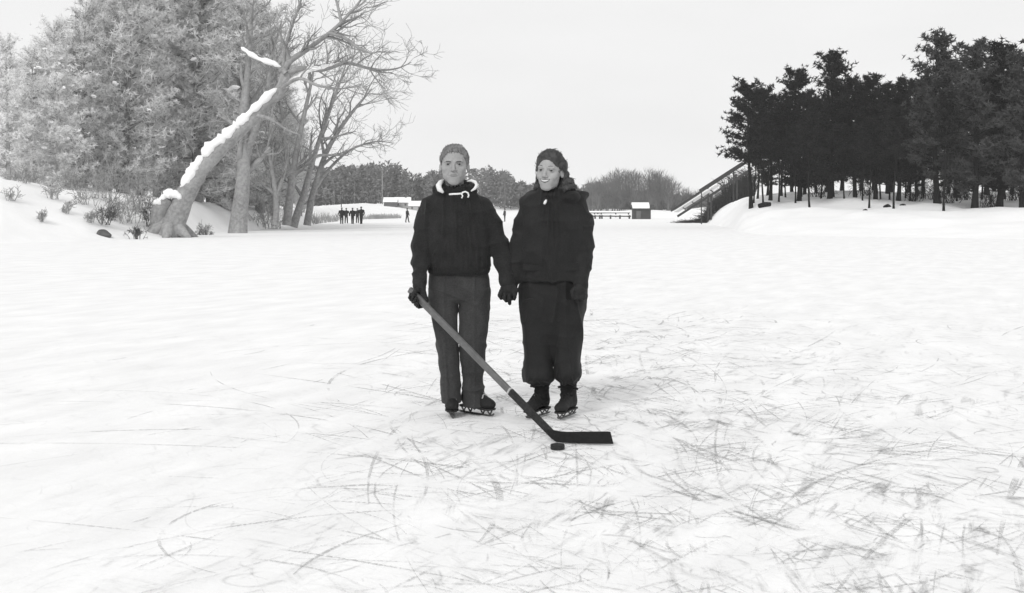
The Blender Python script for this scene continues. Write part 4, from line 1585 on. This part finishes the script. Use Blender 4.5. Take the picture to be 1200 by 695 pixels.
# brush below the grove
for i, (px, Y, h, lab) in enumerate(((1112, 90, 1.5, 'dark tangled brush under the tallest pine'), (1130, 93, 1.8, 'dark brush between the two tall pines'), (1160, 86, 1.2, 'dark bush at the foot of the thick trunked pine'),
                                     (1090, 94, 1.4, 'dark brush left of the tallest pine'), (1070, 92, 1.0, 'low dark brush right of the middle of the grove'), (1186, 90, 1.4, 'dark brush near the right edge of the picture'),
                                     (960, 104, 1.6, 'dark brush behind the trunks left of the middle of the grove'), (1010, 102, 1.6, 'dark brush behind the trunks in the middle of the grove'))):
    m = MB()
    shrub(m, gpt(px, Y), h, 22, rng, .7, .03)
    root = empty('shrub', gpt(px, Y), lab, 'shrub', 'dark brush under the grove')
    m.build('twigs', M['brush_dark'], root)

m = MB()
for i in range(900):
    px = rng.uniform(792, 884)
    Y = 141 + rng.uniform(0, 12)
    lim = interp(px, [790, 815, 848, 854, 884], [.3, .9, 1.5, 3.4, 4.0])
    p = gpt(px, Y)
    h = lim * rng.uniform(.4, 1.0)
    d = Vector((rng.gauss(0, .3), rng.gauss(0, .3), 1)).normalized()
    m.tube([p, p + d * h * .6 + Vector((rng.gauss(0, .1), 0, 0)), p + d * h], [.05, .04, .015], 3, False)
    for k in range(5):
        q = p + d * h * rng.uniform(.3, 1)
        m.tube([q, q + Vector((rng.gauss(0, .5), rng.gauss(0, .4), rng.uniform(0, .5)))], [.03, .01], 3, False)
tag(m.build('undergrowth', M['brush_dark']), 'dark undergrowth below the wooden slide', 'undergrowth', None, 'stuff')

m = MB()
for i in range(1500):
    px = rng.choice((rng.uniform(436, 466), rng.uniform(366, 400), rng.uniform(424, 470), rng.gauss(442, 5)))
    Y = interp(px, UU, US) + rng.uniform(-2, 8)
    p = gpt(px, Y, -.05)
    h = rng.uniform(.25, .9)
    m.tube([p, p + Vector((rng.gauss(0, .2), 0, h))], [.035, .01], 3, False)
tag(m.build('dry_reeds', M['reed']), 'dry reeds along the far edge of the ice', 'reeds', None, 'stuff')


# ------------------------------------------------------------------ far woods
def far_wood(name, spots, mat, label, seed, bare):
    rng = random.Random(seed)
    m = MB()
    for px, Y, top in spots:
        p = gpt(px, Y)
        h = CH - (top - HOR) * Y / F - p.z
        if h < .5:
            continue
        r = h * (.26 if bare else .34)
        m.tube([p, p + Vector((0, 0, h * .55)), p + Vector((rng.gauss(0, .2), 0, h * .98))], [.16, .11, .03], 4, False)
        n = 130 if bare else 210
        for i in range(n):
            t = rng.random() ** (.75 if bare else .85)
            lo = .18 if bare else .04
            z = h * (lo + (1 - lo) * t)
            rr = r * (math.sin(PI * min(1, .15 + .85 * t)) ** .6 + .12)
            a = rng.uniform(0, 2 * PI)
            q = p + Vector((math.cos(a) * rr * rng.random() ** .5, math.sin(a) * rr * rng.random() ** .5, z))
            if bare:
                d = Vector((math.cos(a) * .5, math.sin(a) * .5, rng.uniform(.3, 1.5))).normalized()
                L, w = rng.uniform(.8, 2.2), rng.uniform(.03, .075)
            else:
                d = Vector((rng.gauss(0, 1), rng.gauss(0, 1), rng.gauss(.3, .8))).normalized()
                L, w = rng.uniform(.5, 1.3), rng.uniform(.12, .4)
            s = d.orthogonal().normalized()
            s.rotate(Matrix.Rotation(rng.uniform(0, PI), 3, d))
            m.tri(q - s * w, q + s * w, q + d * L)
    return tag(m.build(name, mat), label, 'woods', None, 'stuff')


rng = random.Random(123)
A = []
for i in range(120):
    px = rng.uniform(350, 520)
    A.append((px, rng.uniform(322, 365), interp(px, [350, 380, 420, 440, 455, 475, 490, 520], [194, 198, 196, 193, 188, 202, 203, 202]) + rng.uniform(-3, 12)))
far_wood('far_woods', A, M['far_wood'], 'grey wood on the far shore left of the man', 1, False)
A = []
for i in range(110):
    px = rng.uniform(500, 705)
    A.append((px, rng.uniform(322, 370), interp(px, [500, 520, 548, 560, 572, 590, 605, 622, 660, 705], [203, 206, 201, 197, 197, 202, 209, 215, 217, 216]) + rng.uniform(-2, 11)))
far_wood('far_woods', A, M['far_wood'], 'grey wood on the far shore behind the couple', 2, False)
A = []
for i in range(95):
    px = rng.uniform(688, 815)
    A.append((px, rng.uniform(306, 350), interp(px, [688, 700, 712, 735, 760, 775, 790, 800, 815], [214, 209, 204, 200, 201, 203, 211, 220, 232]) + rng.uniform(-2, 14)))
for i in range(60):
    px = rng.uniform(690, 850)
    A.append((px, rng.uniform(300, 320), rng.uniform(226, 236)))
far_wood('far_bare_woods', A, M['far_bare'], 'bare leafless wood on the far shore right of the woman', 3, True)
A = []
for i in range(60):
    px = rng.uniform(690, 850)
    A.append((px, rng.uniform(325, 345), interp(px, [690, 720, 790, 815, 850], [222, 222, 226, 233, 236]) + rng.uniform(0, 6)))
far_wood('far_thicket', A, M['far_wood'], 'low dense thicket at the foot of the bare wood', 4, False)

# ------------------------------------------------------------------ cottages, poles, footbridge, hut, slide


def cottage(px, Y, w, d, hw, hr, label, dz=0., wall='house_wall', chim=False):
    p = gpt(px, Y, dz)
    root = empty('cottage', p, label, 'cottage', 'cottages on the far shore')
    b = MB()
    poly = [(-w / 2, -.6), (w / 2, -.6), (w / 2, hw), (-w / 2, hw)]
    b.prism(poly, Vector((1, 0, 0)), Vector((0, 0, 1)), Vector((0, 1, 0)), p, d)
    b.build('wall', M[wall], root)
    r = MB()
    ov = .2
    pts = [(-d / 2 - ov, hw - .1), (0, hw + hr), (d / 2 + ov, hw - .1), (d / 2 + ov, hw + .15), (0, hw + hr + .35), (-d / 2 - ov, hw + .15)]
    r.prism(pts, Vector((0, 1, 0)), Vector((0, 0, 1)), Vector((1, 0, 0)), p, w + .4)
    roof = r.build('roof', M['snow_cap'], root)
    if chim:
        c = MB()
        c.box(p + Vector((w * .2, 0, hw + hr + .3)), (.4, .4, .7))
        c.build('chimney', M['house_dark'], roof)
    for k in (-.28, .22):
        f = MB()
        f.box(p + Vector((w * k, -d / 2 - .02, hw * .55)), (w * .13, .08, hw * .42))
        f.build('window', M['house_dark'], root)
    return root


cottage(458, 292, 3.0, 3, 1.1, .7, 'low grey cottage with a snowy roof, right of the tall pole', 0, 'house_dark')
cottage(472, 296, 3.6, 3, 1.2, .9, 'pale cottage with a snowy roof, middle of the three on the far shore', 0, 'house_wall', True)
cottage(488, 293, 3.2, 3, 1.2, .8, 'pale cottage with a snowy roof, nearest the man of the three far ones', 0, 'house_wall')


def pole(px, Y, top, r, label, arm=0., dz=0., mat='pole'):
    p = gpt(px, Y, dz)
    h = CH - (top - HOR) * Y / F - p.z
    root = empty('pole', p, label, 'pole')
    b = MB()
    b.tube([p - Vector((0, 0, .3)), p + Vector((0, 0, h))], [r, r * .7], 8)
    b.build('post', M[mat], root, True)
    if arm:
        c = MB()
        c.beam(p + Vector((-arm, -r - .06, h * .93)), p + Vector((arm, -r - .06, h * .93)), .1, .14)
        c.build('crossarm', M[mat], root)
    return root


pole(448, 312, 196, .16, 'tall pale utility pole before the wood left of the cottages', .5)
pole(400, 218, 226, .09, 'thin dark pole standing behind the group of skaters', 0, 0, 'plank')
pole(822, 128, 221, .07, 'thin upright pole beside the foot of the wooden slide', 0, 0, 'plank')

# footbridge
Yb = 226
fb0 = at(690, 253, Yb)
fb1 = at(739, 253.5, Yb)
br = empty('footbridge', (fb0 + fb1) / 2 - Vector((0, 0, .5)), 'low wooden footbridge with snow on its deck and rail beside the hut', 'footbridge')
b = MB()
b.beam(fb0 + Vector((-4, 0, 0)), fb1, 2.0, .22)
b.build('deck', M['plank'], br)
b = MB()
b.beam(fb0 + Vector((-4, 0, .21)), fb1 + Vector((0, 0, .21)), 1.9, .2)
b.build('deck_snow', M['snow_cap'], br)
b = MB()
z1 = at(0, 249.5, Yb).z
b.beam(Vector((fb0.x - 4, Yb + .8, z1)), Vector((fb1.x, Yb + .8, z1)), .12, .16)
b.build('rail', M['plank'], br)
b = MB()
b.beam(Vector((fb0.x - 4, Yb + .8, z1 + .22)), Vector((fb1.x, Yb + .8, z1 + .2)), .24, .27)
b.build('rail_snow', M['snow_cap'], br)
for px in (690, 697, 702.5, 705, 715, 726, 737):
    x = at(px, 0, Yb).x
    b = MB()
    b.box((x, Yb - .9, .28), (.28, .28, .8))
    b.build('pile', M['plank'], br)
for px in (697, 705, 722, 737):
    x = at(px, 0, Yb).x
    b = MB()
    b.box((x, Yb + .8, (z1 + .4) / 2 + .1), (.22, .16, z1 - .0))
    b.build('rail_post', M['plank'], br)

# hut
Yh = 218
hc = at(751.5, 256, Yh)
hut = empty('wooden_hut', Vector((hc.x, Yh, 0)), 'small dark wooden hut with thick snow on its roof, right of the footbridge', 'hut')
w = 20.5 * Yh / F
b = MB()
b.box((hc.x, Yh, .95), (w, 2.6, 1.9))
b.build('wall', M['plank'], hut)
b = MB()
b.prism([(-1.55, 1.75), (0, 2.35), (1.55, 1.75), (1.55, 1.95), (0, 2.6), (-1.55, 1.95)], Vector((0, 1, 0)), Vector((0, 0, 1)), Vector((1, 0, 0)), (hc.x + .2, Yh, -.05), w + 1.0)
rf = b.build('roof', M['plank'], hut)
b = MB()
b.prism([(-1.6, 1.93), (0, 2.58), (1.5, 1.93), (1.35, 2.4), (.25, 2.98), (-.35, 2.96), (-1.4, 2.45)], Vector((0, 1, 0)), Vector((0, 0, 1)), Vector((1, 0, 0)), (hc.x - .2, Yh, -.02), w - .1)
b.build('roof_snow', M['snow_cap'], rf)
b = MB()
b.box((hc.x - .6, Yh - 1.32, .75), (.8, .06, 1.4))
b.build('door', M['plank_grey'], hut)

# slide: two side rails, a planked bed and trestle legs, running up to the right behind the pines
s0, s1 = at(794, 253.5, 140), at(882, 197.5, 134)
off = Vector((-.55, 1.5, .62))
slide = empty('wooden_slide', Vector((s0.x, s0.y, s0.z)), 'steep wooden toboggan slide rising to the right behind the pines', 'slide')
b = MB()
b.beam(s0, s1, .12, .24)
b.build('side_rail', M['plank'], slide)
b = MB()
b.beam(s0 + off, s1 + off, .12, .22)
b.build('side_rail', M['plank'], slide)
for i in range(1, 8):
    b = MB()
    p = s0.lerp(s1, i / 8)
    b.beam(p + off * .06, p + off * .94, .10, .07)
    b.build('rung', M['plank'], slide)
b = MB()
b.beam(s0.lerp(s1, .02) + off * .5 + Vector((0, 0, .08)), s0.lerp(s1, .60) + off * .5 + Vector((0, 0, .08)), 1.2, .08)
b.build('snow', M['snow_cap'], slide)
b = MB()
hr = Vector((-.1, 1.6, 1.15))
h0, h1 = s0.lerp(s1, .34) + hr, s0.lerp(s1, .92) + hr
b.beam(h0, h1, .10, .20)
b.build('handrail', M['plank'], slide)
for t in (.46, .80):
    p = s0.lerp(s1, t)
    gz = ground(p.x, p.y)
    b = MB()
    b.beam(Vector((p.x, p.y + .02, gz - .2)), Vector((p.x, p.y + .02, p.z - .05)), .16, .16)
    b.build('leg', M['plank'], slide)
    b = MB()
    q = p + hr
    b.beam(Vector((q.x, q.y, gz - .2)), q, .14, .14)
    b.build('leg', M['plank'], slide)
    if t > .9:
        b = MB()
        p2 = s0.lerp(s1, t - .19)
        b.beam(Vector((p.x, p.y + .3, gz + .3)), Vector((p2.x, p2.y + .3, p2.z - .2)), .08, .12)
        b.build('brace', M['plank'], slide)


# ------------------------------------------------------------------ far skaters
def far_person(seed, walk, arms):
    S_ = SDF((-.5, -.4, -.05), (.5, .4, 1.85), .028)
    w = walk
    S_.add(cap((-.10, w, .04), (-.10, w * .5, .48), .065, .075))
    S_.add(cap((-.10, w * .5, .48), (-.08, 0, .92), .075, .10), .02)
    S_.add(cap((.10, -w, .04), (.10, -w * .5, .48), .065, .075), .0)
    S_.add(cap((.10, -w * .5, .48), (.08, 0, .92), .075, .10), .02)
    for s in (-1, 1):
        S_.add(ell((s * .10, s * -w - .05, .03), (.06, .13, .05)), .02)
    S_.add(ell((0, 0, .95), (.19, .14, .16)), .05)
    S_.add(ell((0, 0, 1.20), (.22, .15, .26)), .06)
    S_.add(ell((0, .0, 1.38), (.24, .12, .09)), .06)
    for s in (-1, 1):
        S_.add(cap((s * .24, 0, 1.38), (s * (.28 + arms), -.03, 1.10), .07, .06), .03)
        S_.add(cap((s * (.28 + arms), -.03, 1.10), (s * (.25 + arms * .4), -.14, .86), .06, .045), .02)
    S_.add(cap((0, 0, 1.40), (0, -.01, 1.54), .06), .03)
    S_.add(ell((0, -.01, 1.62), (.085, .10, .125)), .02)
    S_.add(ell((0, .0, 1.68), (.095, .11, .08)), .02)
    V, Q = S_.mesh(1)
    zc = V[Q].mean(1)
    mi = ((zc[:, 2] > 1.52) & (zc[:, 2] < 1.655) & (zc[:, 1] < .0)).astype(int)
    return V, Q, mi.tolist()


far_spots = [(400.5, 262.3, 1.0, 0.1, 0, .0, 'leftmost dark skater of the group on the far ice, beside the thin pole'), (405.8, 261.6, .98, .5, 1, .0, 'second dark skater from the left of the group on the far ice'),
             (413.2, 262.2, .98, -.3, 0, .03, 'middle dark skater of the five grouped on the far ice'), (418.8, 261.4, .97, .2, 1, .0, 'fourth dark skater from the left of the group on the far ice'),
             (423.3, 262.4, 1.05, -.2, 2, .05, 'rightmost and tallest dark skater of the group on the far ice'),
             (477.2, 260.6, .98, 1.2, 2, .02, 'lone dark skater on the far ice just left of the man'), (591.5, 259.6, .97, -1.2, 0, .0, 'lone small skater on the far ice between the man and the woman')]
vars_ = [far_person(1, .05, .02), far_person(2, .10, .06), far_person(3, .16, .04)]
mes = {}
for px, row, sc, rz, k, _, lab in far_spots:
    Y = CH * F / (row - HOR)
    if k not in mes:
        V, Q, mi = vars_[k]
        o = mesh_obj('person', V, Q, [M['far_cloth'], M['far_skin']], None, True, mi)
        mes[k] = o.data
    else:
        o = bpy.data.objects.new('person', mes[k])
        col.objects.link(o)
    o.location = ((px - 600) * Y / F, Y, 0)
    o.rotation_euler = (0, 0, rz)
    s = sc * 1.0
    o.scale = (s * 1.05, s * 1.05, s)
    tag(o, lab, 'person', 'skaters far out on the ice')

# ------------------------------------------------------------------ light, air, camera
world = bpy.data.worlds.new('World')
scene.world = world
world.use_nodes = True
nt = world.node_tree
nt.nodes.clear()
SUN_EL, SUN_AZ = math.radians(38), math.radians(205)
sky = nt.nodes.new('ShaderNodeTexSky')
sky.sky_type = 'NISHITA'
sky.sun_disc = False
sky.sun_elevation = SUN_EL
sky.sun_rotation = SUN_AZ
bw = nt.nodes.new('ShaderNodeRGBToBW')
nt.links.new(sky.outputs[0], bw.inputs[0])
tc = nt.nodes.new('ShaderNodeTexCoord')
mp = nt.nodes.new('ShaderNodeMapping')
mp.inputs['Scale'].default_value = (1, 1, 3.5)
nt.links.new(tc.outputs['Generated'], mp.inputs[0])
nz_ = nt.nodes.new('ShaderNodeTexNoise')
nz_.inputs['Scale'].default_value = 2.2
nz_.inputs['Detail'].default_value = 4
nt.links.new(mp.outputs[0], nz_.inputs[0])
mr = nt.nodes.new('ShaderNodeMapRange')
mr.inputs['From Min'].default_value, mr.inputs['From Max'].default_value = .3, .7
mr.inputs['To Min'].default_value, mr.inputs['To Max'].default_value = 7.6, 8.6
nt.links.new(nz_.outputs[0], mr.inputs[0])
mx = nt.nodes.new('ShaderNodeMix')
mx.data_type = 'FLOAT'
mx.inputs[0].default_value = .93                       # a closed overcast deck over the clear sky
nt.links.new(bw.outputs[0], mx.inputs[2])
nt.links.new(mr.outputs[0], mx.inputs[3])
cb = nt.nodes.new('ShaderNodeCombineColor')
for k in range(3):
    nt.links.new(mx.outputs[0], cb.inputs[k])
bg = nt.nodes.new('ShaderNodeBackground')
bg.inputs['Strength'].default_value = .1
nt.links.new(cb.outputs[0], bg.inputs['Color'])
wo = nt.nodes.new('ShaderNodeOutputWorld')
nt.links.new(bg.outputs[0], wo.inputs['Surface'])

sl = bpy.data.lights.new('sun', 'SUN')
sl.energy = 1.4
sl.angle = math.radians(16)
sl.color = (1, .995, .985)
so = bpy.data.objects.new('sun', sl)
col.objects.link(so)
sun_dir = Vector((math.sin(SUN_AZ) * math.cos(SUN_EL), math.cos(SUN_AZ) * math.cos(SUN_EL), math.sin(SUN_EL)))
so.rotation_euler = sun_dir.to_track_quat('Z', 'Y').to_euler()
so.location = (0, 0, 50)

HAZE = .0003
if HAZE:
    b = MB()
    b.box((0, 880, 14.2), (3200, 2300, 33.6))
    hz = b.build('haze', None)
    hz.data.materials.clear()
    N = NT('winter_haze')
    pv = N.n('ShaderNodeVolumePrincipled')
    pv.inputs['Color'].default_value = (.97, .97, .97, 1)
    pv.inputs['Density'].default_value = HAZE
    N.l(pv.outputs[0], N.out.inputs['Volume'])
    hz.data.materials.append(N.m)
    tag(hz, 'thin pale winter haze over the pond', 'haze', None, 'stuff')

cam = bpy.data.cameras.new('camera')
co = bpy.data.objects.new('camera', cam)
col.objects.link(co)
co.location = (0, 0, CH)
co.rotation_euler = (PI / 2, 0, 0)
cam.sensor_width = 36
cam.lens = 36 * F / 1200
cam.shift_y = -(347.5 - HOR) / 1200
cam.clip_end = 10000
scene.camera = co
scene.view_settings.view_transform = 'Standard'
scene.view_settings.look = 'None'
scene.view_settings.exposure = .16
scene.view_settings.gamma = 1
scene.cycles.use_denoising = True
scene.cycles.max_bounces = 6
scene.cycles.transparent_max_bounces = 24
scene.cycles.volume_bounces = 1
